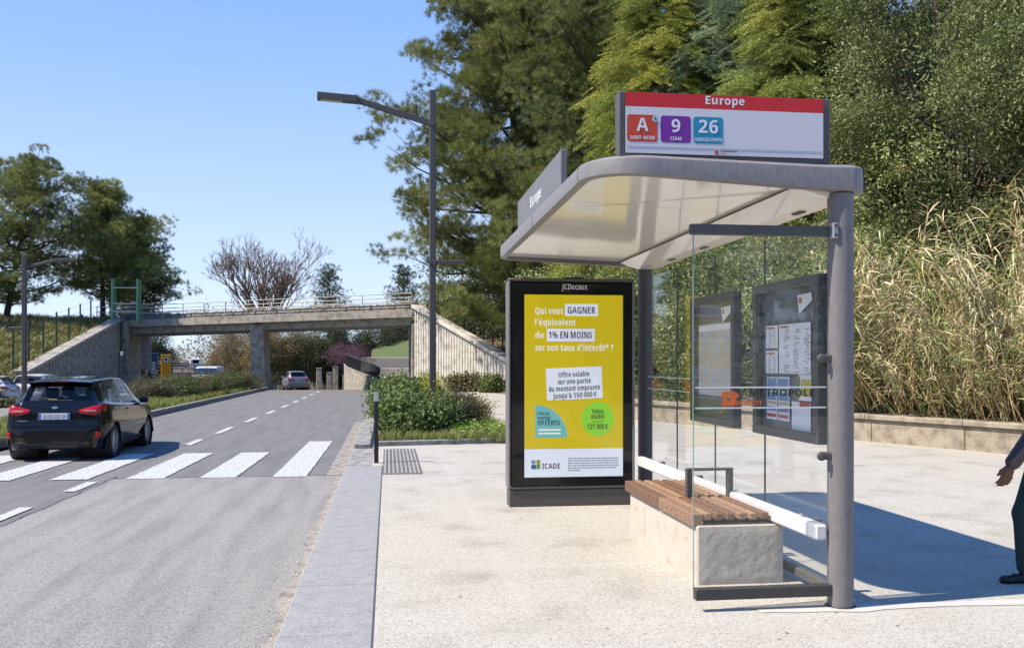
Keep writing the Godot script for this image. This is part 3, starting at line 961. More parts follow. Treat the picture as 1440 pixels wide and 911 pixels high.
	for z in [-6.0, -7.2, -8.4, -9.6]:
		block("stay", Vector3(2.895, 0.50, z), Vector3(0.085, 0.05, 0.05), M.grey_metal, rail, 0.004)
		var b := MB.new()
		b.lathe(Vector3(2.80, 0.552, z), Vector3.UP, [[0.014, 0], [0.014, 0.006], [0.008, 0.010], [0, 0.011]], 12)
		obj("bolt", b, M.silver, rail)
	# two display cases
	_case(s, -6.36, true)
	_case(s, -7.87, false)

func _print_band(pane: Node, p: Vector3, t: Basis, w: float) -> void:
	var white := mat(lin(0.612, 0.612, 0.612), 0.5)
	var orange := mat(lin(0.576, 0.1152, 0.0216), 0.5)
	var ink := mat(lin(0.0216, 0.0216, 0.0252), 0.5)
	card(pane, "printed_line", p + t * Vector3(0, 0.066, 0.0), t, w, 0.010, white)
	card(pane, "printed_line", p + t * Vector3(0, -0.066, 0.0), t, w, 0.010, white)
	var e := MB.new()
	var o := p + t * Vector3(-0.222, -0.004, 0)
	var lift := 0.0
	for q in [[0, 0.028, 0.088, 0.028, 0.1], [-0.025, -0.004, 0.034, 0.09, 0.0], [0.03, 0.0, 0.032, 0.088, 0.25], [0.0, -0.032, 0.085, 0.030, -0.08], [0.052, 0.018, 0.03, 0.03, 0.7]]:
		lift += 0.0003
		e.box(o + t * Vector3(q[0], q[1], lift), Vector3(q[2], q[3], 0.0004), 0.0, t * Basis(Vector3.BACK, q[4]))
	obj("emblem", e, orange, pane)
	letters(pane, "LA", p + t * Vector3(-0.165, 0.008, 0.001), t, 0.044, ink, 0.075, false)
	letters(pane, "METROPOLE", p + t * Vector3(-0.08, 0.008, 0.001), t, 0.044, ink, minf(0.48, w * 0.5))
	letters(pane, "MOBILITÉ", p + t * Vector3(-0.165, -0.05, 0.001), t, 0.03, orange, 0.17)

func _case(s: Node, z: float, timetable: bool) -> void:
	var c := Node3D.new()
	c.name = "timetable_case" if timetable else "map_case"
	s.add_child(c, true)
	c.set_meta("label", "grey display case with timetables and notices" if timetable else "grey display case with a pale network map")
	var t := Basis(Vector3(0, 0, 1), Vector3.UP, Vector3(-1, 0, 0))
	var p := Vector3(2.86, 1.615, z)
	var w := 1.11
	var h := 1.14
	block("frame", p + Vector3(0, h / 2 - 0.034, 0), Vector3(0.075, 0.068, w), M.grey_metal, c, 0.006)
	block("frame", p - Vector3(0, h / 2 - 0.034, 0), Vector3(0.075, 0.068, w), M.grey_metal, c, 0.006)
	block("frame", p + Vector3(0, 0, w / 2 - 0.036), Vector3(0.073, h - 0.138, 0.072), M.grey_metal, c, 0.006)
	block("frame", p - Vector3(0, 0, w / 2 - 0.036), Vector3(0.073, h - 0.138, 0.072), M.grey_metal, c, 0.006)
	block("back_panel", p + Vector3(0.03, 0, 0), Vector3(0.012, h - 0.14, w - 0.146), mat(lin(0.1152, 0.126, 0.1368), 0.5), c)
	block("case_glass", p + Vector3(-0.026, 0, 0), Vector3(0.005, h - 0.138, w - 0.146), glass(0.008, Color(0.6, 0.7, 0.7), 0.28), c)
	var face := p + Vector3(0.017, 0, 0)
	var at := func(x: float, y: float, d := 0.0) -> Vector3: return face + t * Vector3(x, y, d)
	var white := mat(lin(0.80, 0.81, 0.82), 0.6)
	var ink := mat(lin(0.036, 0.036, 0.0432), 0.6)
	var org := mat(lin(0.54, 0.1584, 0.036), 0.6)
	# the operator's pennant at the top
	var pen := MB.new()
	pen.tri(at.call(0.14, 0.45, 0.004), at.call(0.17, 0.32, 0.004), at.call(0.36, 0.46, 0.004))
	pen.tri(at.call(0.17, 0.32, 0.004), at.call(0.37, 0.40, 0.004), at.call(0.36, 0.46, 0.004))
	obj("pennant", pen, white, c)
	card(c, "emblem", at.call(0.19, 0.415, 0.006), t, 0.04, 0.04, org)
	if timetable:
		var sheets := [[-0.30, 0.17, 0.22, 0.17], [-0.30, -0.02, 0.22, 0.17], [0.09, 0.075, 0.52, 0.36], [-0.295, -0.29, 0.19, 0.32], [-0.085, -0.29, 0.19, 0.32], [0.20, -0.40, 0.30, 0.20], [0.26, -0.20, 0.20, 0.18]]
		for q in sheets: card(c, "notice_sheet", at.call(q[0], q[1], 0.003), t, q[2], q[3], white)
		var blue := mat(lin(0.1296, 0.2592, 0.4752), 0.6)
		var lilac := mat(lin(0.252, 0.2592, 0.396), 0.6)
		var sand := mat(lin(0.54, 0.396, 0.2016), 0.6)
		var green := mat(lin(0.1584, 0.324, 0.108), 0.6)
		var yellow := mat(lin(0.54, 0.432, 0.0432), 0.6)
		var red := mat(lin(0.468, 0.072, 0.0432), 0.6)
		for x in [-0.295, -0.085]:
			for q in [[-0.175, 0.065, blue], [-0.225, 0.018, green], [-0.275, 0.06, blue], [-0.325, 0.02, sand], [-0.37, 0.035, lilac], [-0.42, 0.025, red]]:
				card(c, "timetable_block", at.call(x, q[0], 0.006), t, 0.16, q[1], q[2])
		card(c, "leaflet", at.call(0.15, -0.20, 0.006), t, 0.07, 0.15, mat(lin(0.18, 0.216, 0.072), 0.6))
		card(c, "leaflet", at.call(0.28, -0.20, 0.006), t, 0.15, 0.12, yellow)
		card(c, "leaflet", at.call(0.26, -0.315, 0.006), t, 0.16, 0.035, red)
		for k in 3: card(c, "heading", at.call(-0.32 if k < 2 else -0.08, [0.235, 0.045, 0.235][k], 0.006), t, 0.14, 0.012, org)
		var dots := MB.new()
		for k in 60:
			var x := -0.10 + 0.17 * (k % 3) + rng.randf_range(0, 0.05)
			var y := 0.21 - 0.016 * int(k / 3.0)
			if rng.randf() < 0.75: dots.box(at.call(x + 0.03, y, 0.006), Vector3(rng.randf_range(0.03, 0.10), 0.005, 0.001), 0.0, t)
		for k in 40:
			dots.box(at.call(-0.34 + 0.055 * (k % 2) * 1.5 + rng.randf_range(-0.01, 0.02), 0.21 - 0.018 * int(k / 2.0), 0.006), Vector3(rng.randf_range(0.02, 0.06), 0.005, 0.001), 0.0, t)
		obj("fine_print", dots, mat(lin(0.288, 0.2376, 0.216), 0.6), c).set_meta("kind", "stuff")
	else:
		var mp := mat(lin(0.72, 0.72, 0.72), 0.6)
		mp.albedo_texture = noise_tex(51, 0.012, 0, 1, 5, 512, FastNoiseLite.TYPE_SIMPLEX, [[0.0, lin(0.42, 0.62, 0.70)], [0.35, lin(0.66, 0.72, 0.68)], [0.48, lin(0.72, 0.70, 0.62)], [0.5, lin(0.45, 0.42, 0.38)], [0.52, lin(0.74, 0.70, 0.60)], [0.66, lin(0.78, 0.60, 0.40)], [1.0, lin(0.80, 0.78, 0.72)]])
		mp.uv1_triplanar = true
		mp.uv1_scale = Vector3.ONE * 1.1
		card(c, "map_sheet", at.call(-0.03, 0.0, 0.003), t, 0.84, 0.64, mp)
		card(c, "map_heading", at.call(-0.03, 0.285, 0.005), t, 0.80, 0.05, white)
		card(c, "map_footer", at.call(-0.03, -0.40, 0.004), t, 0.84, 0.14, mat(lin(0.036, 0.0864, 0.108), 0.5))
		var arc := MB.new()
		var pts := []
		for k in 9: pts.append(at.call(0.12 + 0.14 * sin(k / 8.0 * 1.5), -0.46 + 0.15 * (1.0 - cos(k / 8.0 * 1.5)) , 0.006))
		arc.tube(pts, pts.map(func(_p): return 0.008), 5)
		obj("map_curve", arc, mat(lin(0.504, 0.396, 0.036), 0.6), c)

func route_signs() -> void:
	var s: Node = get_node("bus_shelter")
	# board across the end of the roof, in its own coordinates about its middle
	var sg := block("route_sign", Vector3.ZERO, Vector3(1.4152, 0.4648, 0.10), M.grey_metal, s, 0.006)
	sg.position = Vector3(2.1538, 3.0772, -5.7538)
	sg.set_meta("label", "white route board with a red band, three route badges")
	var I := Basis()
	var white := mat(lin(0.56, 0.565, 0.60), 0.35)
	var red := mat(lin(0.50, 0.018, 0.016), 0.4)
	var pure := mat(lin(0.66, 0.66, 0.67), 0.4)
	card(sg, "sign_face", Vector3(-0.0052, -0.0103, 0.0558), I, 1.3222, 0.2944, white)
	card(sg, "red_band", Vector3(-0.0052, 0.1828, 0.0558), I, 1.3222, 0.0909, red)
	letters(sg, "Europe", Vector3(-0.0103, 0.1673, 0.0578), I, 0.0517, pure, 0.2603, true, true)
	var badge_a := obj("route_badge", flat_round(Vector3(-0.5568, 0.0000, 0.0578), I, 0.1983, 0.1704, 0.0186), mat(lin(0.50, 0.05, 0.02), 0.4), sg)
	letters(badge_a, "A", Vector3(-0.5568, -0.0186, 0.0598), I, 0.0826, pure, 0.0775, true, true)
	letters(badge_a, "SAINT- MITRE", Vector3(-0.5568, -0.0702, 0.0598), I, 0.0217, pure, 0.1601, true, true)
	var badge_nine := obj("route_badge", flat_round(Vector3(-0.3378, 0.0000, 0.0578), I, 0.1983, 0.1704, 0.0186), mat(lin(0.16, 0.02, 0.27), 0.4), sg)
	letters(badge_nine, "9", Vector3(-0.3378, -0.0186, 0.0598), I, 0.0826, pure, 0.0568, true, true)
	letters(badge_nine, "CIAM", Vector3(-0.3378, -0.0702, 0.0598), I, 0.0217, pure, 0.0723, true, true)
	var badge_two := obj("route_badge", flat_round(Vector3(-0.1229, 0.0000, 0.0578), I, 0.1983, 0.1704, 0.0186), mat(lin(0.015, 0.22, 0.38), 0.4), sg)
	letters(badge_two, "26", Vector3(-0.1229, -0.0186, 0.0598), I, 0.0826, pure, 0.1291, true, true)
	letters(badge_two, "COMPLEXE SPORTIF", Vector3(-0.1229, -0.0702, 0.0598), I, 0.0217, pure, 0.1890, true, true)
	var plus := obj("plus_mark", flat_round(Vector3(-0.4731, 0.0620, 0.0608), I, 0.041, 0.041, 0.0204), mat(lin(0.40, 0.52, 0.56), 0.4), sg)
	card(plus, "plus_bar", Vector3(-0.4731, 0.0620, 0.0624), I, 0.023, 0.005, mat(lin(0.04, 0.10, 0.14), 0.4))
	card(plus, "plus_bar", Vector3(-0.4731, 0.0620, 0.0643), I, 0.005, 0.023, mat(lin(0.04, 0.10, 0.14), 0.4))
	card(sg, "thin_line", Vector3(-0.0052, -0.1157, 0.0578), I, 1.30, 0.002, mat(lin(0.22, 0.24, 0.30), 0.5))
	card(sg, "emblem", Vector3(-0.0671, -0.1395, 0.0578), I, 0.023, 0.023, mat(lin(0.43, 0.07, 0.02), 0.5))
	letters(sg, "LA METROPOLE", Vector3(-0.0413, -0.1374, 0.0588), I, 0.0115, mat(lin(0.04, 0.04, 0.05), 0.5), 0.108)
	letters(sg, "MOBILITÉ", Vector3(-0.0413, -0.1508, 0.0588), I, 0.0075, mat(lin(0.43, 0.07, 0.02), 0.5), 0.036)
	# name board along the road side of the roof
	var nb := block("name_board", Vector3(1.32, 3.03, -8.07), Vector3(0.05, 0.36, 2.35), M.post_metal, s, 0.006)
	nb.set_meta("label", "grey name board along the road side of the roof")
	var t := Basis(Vector3(0, 0, 1), Vector3.UP, Vector3(-1, 0, 0))
	letters(nb, "Europe", Vector3(1.2935, 3.005, -8.10), t, 0.095, pure, 0.60, true, true)

func bench() -> void:
	var b := thing("stone_bench", "stone bench with weathered brown wooden slats and a steel armrest", "bench")
	block("stone_block", Vector3(2.515, 0.20, -7.05), Vector3(0.65, 0.44, 1.36), M.bench_stone, b, 0.014)
	block("stone_block", Vector3(2.515, 0.20, -7.98), Vector3(0.65, 0.44, 0.494), M.bench_stone, b, 0.014)
	# rough split face at the end
	var rows := []
	var f := FastNoiseLite.new()
	f.seed = 4; f.frequency = 9.0; f.fractal_octaves = 4
	for i in 25:
		var r := []
		for j in 37:
			var x := lerpf(2.20, 2.83, j / 36.0)
			var y := lerpf(-0.01, 0.415, i / 24.0)
			var e := minf(minf(j, 36 - j) / 3.0, minf(i, 24 - i) / 3.0)
			r.append(Vector3(x, y, -6.368 + clampf(e, 0, 1) * (0.006 + 0.0035 * f.get_noise_2d(x, y))))
		rows.append(r)
	var face := MB.new()
	face.sheet(rows)
	obj("rough_face", face, M.bench_rough, b)
	# slats in two lengths, the front one deeper
	var woods := []
	for k in 4:
		var w := ground_mat([lin(0.25, 0.135, 0.075), lin(0.39, 0.26, 0.17), lin(0.33, 0.215, 0.145), lin(0.22, 0.13, 0.085)][k], noise_tex(61 + k, 0.03, 0, 1, 4, 512, FastNoiseLite.TYPE_SIMPLEX_SMOOTH, [[0.0, lin(0.16, 0.13, 0.11)], [0.38, lin(0.42, 0.35, 0.30)], [0.5, lin(0.72, 0.66, 0.6)], [0.64, lin(1, 0.98, 0.95)], [1.0, lin(1, 1, 1)]]), 1.0, null, 1, 0.6, noise_tex(66, 0.05, 0, 1, 3), 0.3, true)
		w.uv1_scale = Vector3(7.0, 7.0, 1.1)
		woods.append(w)
	for half in [[-6.40, -7.24], [-7.262, -8.30]]:
		for k in 8:
			var x := 2.195 + k * 0.086
			var deep := 0.095 if k == 0 else 0.05
			block("slat", Vector3(x + 0.01 * (k == 0 as int), 0.505 - deep / 2 + rng.randf_range(-0.003, 0.003), (half[0] + half[1]) / 2), Vector3(0.088 if k == 0 else 0.056, deep, half[0] - half[1]), woods[(k * 3 + int(-half[0])) % 4], b, 0.006)
		for z in [half[0] - 0.12, half[1] + 0.12]:
			block("bearer", Vector3(2.53, 0.437, z), Vector3(0.56, 0.034, 0.05), M.dark_metal, b)
	var arm := MB.new()
	arm.box(Vector3(2.42, 0.60, -7.25), Vector3(0.05, 0.22, 0.05), 0.006)
	arm.box(Vector3(2.765, 0.60, -7.25), Vector3(0.05, 0.22, 0.05), 0.006)
	arm.box(Vector3(2.592, 0.722, -7.25), Vector3(0.40, 0.022, 0.05), 0.006)
	obj("armrest", arm, M.grey_metal, b)

func advert_panel() -> void:
	var a := thing("advertising_panel", "tall black advertising panel showing a yellow poster beside the shelter", "advertising panel")
	var z := -10.05
	block("plinth", Vector3(2.015, 0.095, z - 0.115), Vector3(1.40, 0.19, 0.23), M.grey_metal, a, 0.01)
	block("cabinet", Vector3(2.015, 1.35, z - 0.125), Vector3(1.385, 2.27, 0.21), M.dark_metal, a, 0.02)
	block("top_cap", Vector3(2.015, 2.498, z - 0.118), Vector3(1.42, 0.036, 0.25), M.grey_metal, a, 0.014)
	for x in [1.315, 2.715]:
		block("side_trim", Vector3(x, 1.34, z - 0.105), Vector3(0.028, 2.28, 0.23), M.post_metal, a, 0.010)
	block("top_vent", Vector3(2.05, 2.522, z - 0.12), Vector3(0.22, 0.03, 0.12), M.black_matt, a, 0.008)
	block("front_panel", Vector3(2.015, 1.345, z - 0.012), Vector3(1.365, 2.24, 0.03), M.black, a, 0.004)
	block("lower_bar", Vector3(2.015, 0.205, z - 0.008), Vector3(1.38, 0.022, 0.04), M.grey_metal, a, 0.004)
	var lit := func(c: Color) -> StandardMaterial3D:
		var m := mat(Color(c.r * 0.75, c.g * 0.75, c.b * 0.75), 0.2)
		m.emission_enabled = true
		m.emission = c
		m.emission_energy_multiplier = 0.45
		return m
	var P := func(px: float, py: float, d := 0.0) -> Vector3: return Vector3(1.482 + (px - 737.0) * 0.00799, 2.335 - (py - 415.0) * 0.00795, z + 0.005 + d)
	var I := Basis()
	var yellow: StandardMaterial3D = lit.call(lin(0.43, 0.335, 0.004))
	var white: StandardMaterial3D = lit.call(lin(0.5184, 0.5472, 0.6336))
	var ink := mat(lin(0.0086, 0.0115, 0.0252), 0.3)
	var pale: StandardMaterial3D = lit.call(lin(0.576, 0.576, 0.5184))
	var scr := card(a, "screen", P.call(806.5, 522), I, 1.11, 1.70, yellow)
	card(scr, "screen_footer", P.call(806.5, 648.5), I, 1.11, 0.31, white)
	letters(a, "JCDecaux", P.call(789, 410, 0.004), I, 0.062, mat(lin(0.612, 0.612, 0.612), 0.4), 0.29)
	var S := 0.00795
	letters(scr, "Qui veut", P.call(752, 441, 0.003), I, 9.0 * S, pale, 39 * S)
	card(scr, "white_box", P.call(817, 436, 0.002), I, 47 * S, 17 * S, white)
	letters(scr, "GAGNER", P.call(797.5, 441, 0.004), I, 9.2 * S, ink, 39.5 * S)
	letters(scr, "l'équivalent", P.call(752, 458, 0.003), I, 9.0 * S, pale, 57 * S)
	letters(scr, "de", P.call(752, 475.5, 0.003), I, 9.0 * S, pale, 12 * S)
	card(scr, "white_box", P.call(802, 471, 0.002), I, 68 * S, 17.5 * S, white)
	letters(scr, "1% EN MOINS", P.call(771, 475.5, 0.004), I, 9.2 * S, ink, 61 * S)
	letters(scr, "sur son taux d'intérêt* ?", P.call(752, 493, 0.003), I, 9.0 * S, pale, 111 * S)
	var tilt := Basis(Vector3.BACK, deg_to_rad(2.4))
	var note := card(scr, "white_note", P.call(807, 538, 0.002), tilt, 79 * S, 44 * S, white)
	var k := 0
	for w in [["Offre valable", 44], ["sur une partie", 47], ["du montant emprunté", 73], ["jusqu'à 150 000 €", 62]]:
		letters(note, w[0], P.call(807, 538, 0.004) + tilt * Vector3(0, (9.0 - k * 9.7) * S, 0), tilt, 7.0 * S, ink, w[1] * S, true, true)
		k += 1
	var fan := MB.new()
	var o: Vector3 = P.call(752, 613, 0.002)
	for i in 16:
		var a0 := PI / 2 * i / 16.0
		var a1 := PI / 2 * (i + 1) / 16.0
		fan.tri(o, o + Vector3(cos(a0), sin(a0), 0) * 45 * S, o + Vector3(cos(a1), sin(a1), 0) * 45 * S)
	var teal := obj("teal_quarter_disc", fan, lit.call(lin(0.1008, 0.324, 0.3312)), scr)
	letters(teal, "Frais de", P.call(755.5, 582, 0.004), I, 5.0 * S, ink, 16 * S)
	letters(teal, "courtage", P.call(755.5, 588, 0.004), I, 5.0 * S, ink, 18 * S)
	letters(teal, "OFFERTS", P.call(755.5, 596, 0.004), I, 6.6 * S, ink, 31 * S)
	for y in [602.5, 607.5]: card(teal, "fine_print", P.call(772, y, 0.002), I, 32 * S, 2.2 * S, pale)
	var disc := obj("green_disc", flat_round(P.call(840, 588, 0.002), I, 48 * S, 48 * S, 23.99 * S), lit.call(lin(0.1728, 0.432, 0.0216)), scr)
	letters(disc, "Votre", P.call(840, 580.5, 0.004), I, 6.6 * S, ink, 16.5 * S, true, true)
	letters(disc, "studio", P.call(840, 587.5, 0.004), I, 6.6 * S, ink, 19 * S, true, true)
	letters(disc, "à partir de", P.call(840, 593, 0.004), I, 3.2 * S, ink, 15 * S, false, true)
	letters(disc, "121 000 €", P.call(840, 602, 0.004), I, 7.2 * S, ink, 29 * S, true, true)
	for q in [[749.5, 647, 6, 5.5, lin(0.216, 0.36, 0.432)], [750, 653.5, 7, 6, lin(0.036, 0.1152, 0.2448)], [756.5, 653.0, 5, 7, lin(0.1152, 0.3456, 0.036)]]:
		card(scr, "logo_piece", P.call(q[0], q[1], 0.002), I, q[2] * S, q[3] * S, mat(q[4], 0.3))
	obj("logo_piece", flat_round(P.call(756.3, 646.5, 0.003), I, 6 * S, 6 * S, 2.99 * S), mat(lin(0.4464, 0.324, 0.0144), 0.3), scr)
	letters(scr, "ICADE", P.call(761.5, 656.5, 0.003), I, 7.6 * S, ink, 25.5 * S)
	var fp := MB.new()
	for row in 6:
		var x := 798.0
		while x < (867.0 if row < 5 else 812.0):
			var w := rng.randf_range(2.0, 6.5)
			fp.box(P.call(x + w / 2, 642.5 + row * 3.3, 0.002), Vector3(w * S, 1.3 * S, 0.001))
			x += w + 1.2
	obj("fine_print", fp, mat(lin(0.18, 0.1944, 0.2304), 0.5), scr).set_meta("kind", "stuff")
	block("screen_pane", Vector3(2.015, 1.345, z + 0.018), Vector3(1.35, 2.22, 0.005), glass(0.004, Color(0.6, 0.7, 0.7), 0.22), a)

func lamps_and_posts() -> void:
	# tall street lamp in the flower bed
	var l := thing("street_lamp", "tall dark grey street lamp with a cranked arm standing in the shrub bed", "street lamp", Vector3(1.30, 0, -27.5))
	var pole := MB.new()
	pole.box(Vector3(0, 4.82, 0), Vector3(0.185, 9.64, 0.185), 0.02)
	obj("pole", pole, M.lamp_grey, l)
	_beam(l, "arm", Vector3(0.02, 8.64, 0), Vector3(-2.23, 9.27, 0), 0.17, 0.11, M.lamp_grey)
	block("clamp_band", Vector3(0.01, 8.62, 0), Vector3(0.23, 0.10, 0.23), M.lamp_grey, l, 0.01)
	var head := _beam(l, "lamp_head", Vector3(-2.20, 9.275, 0), Vector3(-3.36, 9.34, 0), 0.20, 0.30, M.lamp_grey)
	block("lamp_lens", Vector3(-2.95, 9.215, 0), Vector3(0.62, 0.012, 0.22), mat(lin(0.432, 0.4104, 0.36), 0.25), head, 0.0, Basis(Vector3.BACK, -0.056))
	_beam(l, "side_arm", Vector3(0.05, 4.53, 0), Vector3(0.98, 4.56, 0), 0.10, 0.16, M.lamp_grey)
	block("clamp_band", Vector3(0.0, 4.53, 0), Vector3(0.22, 0.14, 0.22), M.lamp_grey, l, 0.01)
	block("base_plate", Vector3(0, 0.06, 0), Vector3(0.4, 0.03, 0.4), M.lamp_grey, l, 0.005)
	# its twin over the side street
	var k := thing("street_lamp", "grey street lamp with a drooping arm over the side street before the pines", "street lamp", Vector3(-15.1, -0.04, -41.0))
	var p2 := MB.new()
	p2.box(Vector3(0, 3.05, 0), Vector3(0.17, 6.1, 0.17), 0.02)
	obj("pole", p2, M.lamp_grey, k)
	_beam(k, "arm", Vector3(0.0, 5.55, 0), Vector3(1.25, 5.88, 0), 0.12, 0.09, M.lamp_grey)
	_beam(k, "lamp_head", Vector3(1.22, 5.88, 0), Vector3(2.05, 5.90, 0), 0.12, 0.26, M.lamp_grey)
	_beam(k, "side_arm", Vector3(0, 3.02, 0), Vector3(-0.62, 3.02, 0), 0.10, 0.14, M.lamp_grey)
	# bollard at the crossing
	var b := thing("bollard", "slim dark grey steel bollard with a pale cap band at the crossing", "bollard", Vector3(-0.19, 0, -14.7))
	var post := MB.new()
	post.box(Vector3(0, 0.44, 0), Vector3(0.07, 1.06, 0.07), 0.008)
	obj("post", post, M.black_matt, b)
	block("reflective_band", Vector3(0, 1.045, 0), Vector3(0.073, 0.15, 0.073), mat(lin(0.396, 0.396, 0.3888), 0.5), b, 0.006)
	block("cap", Vector3(0, 1.13, 0), Vector3(0.07, 0.02, 0.07), M.dark_metal, b, 0.004)

func _beam(parent: Node, called: String, a: Vector3, b: Vector3, h: float, w: float, material: Material) -> MeshInstance3D:
	var m := MB.new()
	var d := (b - a).normalized()
	var s := d.cross(Vector3.UP).normalized()
	m.box((a + b) / 2, Vector3((b - a).length(), h, w), 0.012, Basis(d, s.cross(d), s))
	return obj(called, m, material, parent)

# ---------------------------------------------------------------- foliage pieces
func needle_tuft(n: int, reach: float, width: float, spread: float) -> ArrayMesh:
	var m := MB.new()
	for k in n:
		var a := rng.randf() * TAU
		var e := rng.randf_range(0.12, spread)
		var d := Vector3(cos(a) * sin(e), cos(e), sin(a) * sin(e))
		var o := Vector3(rng.randfn(0, 0.10), rng.randfn(0, 0.12), rng.randfn(0, 0.10)) * reach
		var s := d.cross(Vector3(rng.randf() - 0.5, rng.randf() - 0.5, rng.randf() - 0.5)).normalized() * width * 0.5
		var q := rng.randf_range(0.75, 1.15)
		m.tint = Color(q, q, q)
		m.tri(o - s, o + s, o + d * reach * rng.randf_range(0.6, 1.0))
	return m.mesh()
func leaf_sprig(n: int, ball: float, leaf: float, narrow: float, droop := 0.0) -> ArrayMesh:
	var m := MB.new()
	for k in n:
		var o := Vector3(rng.randfn(0, 0.5), rng.randfn(0, 0.45), rng.randfn(0, 0.5)) * ball
		var d := Vector3(rng.randfn(0, 1), rng.randfn(0.15, 0.7) - droop, rng.randfn(0, 1)).normalized()
		var s := d.cross(Vector3(rng.randf() - 0.5, rng.randf() + 0.4, rng.randf() - 0.5)).normalized()
		var l := leaf * rng.randf_range(0.45, 1.45)
		var up := s.cross(d).normalized() * l * 0.10
		var q := rng.randf_range(0.70, 1.2)
		m.tint = Color(q, q, q * 0.95)
		var a := o
		var b := o + d * l
		var c1 := o + d * l * 0.45 + s * l * narrow + up
		var c2 := o + d * l * 0.45 - s * l * narrow + up
		m.tri(a, c1, b); m.tri(a, b, c2)
	return m.mesh()
# a flat spray of a cedar branch: twigs along +z with short needles
func cedar_spray() -> ArrayMesh:
	var m := MB.new()
	for k in 10:
		var t := k / 9.0
		var along := 0.85 * t
		for side in [-1.0, 1.0]:
			var l := 0.30 * (1.0 - t * 0.75) * rng.randf_range(0.7, 1.2)
			var root := Vector3(0, -0.10 * t * t, along)
			var tip := root + Vector3(side * l, -0.08 * l - 0.05 * rng.randf(), l * 0.55)
			for i in 7:
				var p := root.lerp(tip, (i + rng.randf()) / 7.0)
				var d := Vector3(rng.randfn(0, 0.8), rng.randfn(0.55, 0.35), rng.randfn(0.1, 0.8)).normalized()
				var s := d.cross(Vector3(rng.randfn(0, 1), rng.randfn(0, 1), rng.randfn(0, 1))).normalized() * 0.010
				var q := rng.randf_range(0.7, 1.2)
				m.tint = Color(q, q, q * 0.92)
				m.tri(p - s, p + s, p + d * 0.085)
	return m.mesh()
func blade_tuft(n: int, h: float, w: float, lean: float) -> ArrayMesh:
	var m := MB.new()
	for k in n:
		var a := rng.randf() * TAU
		var o := Vector3(rng.randfn(0, 0.06), 0, rng.randfn(0, 0.06)) * (h / 0.2)
		var d := Vector3(cos(a), 0, sin(a))
		var s := Vector3(-d.z, 0, d.x) * w * 0.5
		var hh := h * rng.randf_range(0.5, 1.1)
		var q := rng.randf_range(0.75, 1.2)
		m.tint = Color(q, q, q * 0.9)
		var mid := o + d * hh * lean * 0.35 + Vector3.UP * hh * 0.6
		m.quad(o - s, o + s, mid + s * 0.8, mid - s * 0.8)
		m.tri(mid - s * 0.8, mid + s * 0.8, o + d * hh * lean + Vector3.UP * hh)
	return m.mesh()
func tone(a: Color, b: Color) -> Color:
	var q := a.lerp(b, rng.randf())
	var g := rng.randf_range(0.8, 1.2)
	return Color(q.r * g, q.g * g, q.b * g)
func aim(up: Vector3, spin: float, s: float) -> Basis:
	var y := up.normalized()
	var x := y.cross(Vector3(0.3, 0.1, 0.9)).normalized()
	return (Basis(x, y, x.cross(y)) * Basis(Vector3.UP, spin)).scaled(Vector3.ONE * s)

var tufts := []
var sprigs := []
var sprays := []
# limbs as one mesh: a list of [points, start radius, end radius]
func limbs_mesh(limbs: Array, sides := 6) -> MB:
	var m := MB.new()
	for l in limbs:
		var n: int = l[0].size()
		var r := []
		for k in n: r.append(lerpf(l[1], l[2], float(k) / (n - 1)))
		m.tube(l[0], r, sides, false)
	return m
func curve(a: Vector3, b: Vector3, sag: float, n := 5, wob := 0.0) -> Array:
	var out := []
	for k in n + 1:
		var t := float(k) / n
		out.append(a.lerp(b, t) + Vector3.UP * sag * 4.0 * t * (1.0 - t) + Vector3(rng.randfn(0, wob), rng.randfn(0, wob), rng.randfn(0, wob)) * (1.0 if k > 0 else 0.0))
	return out

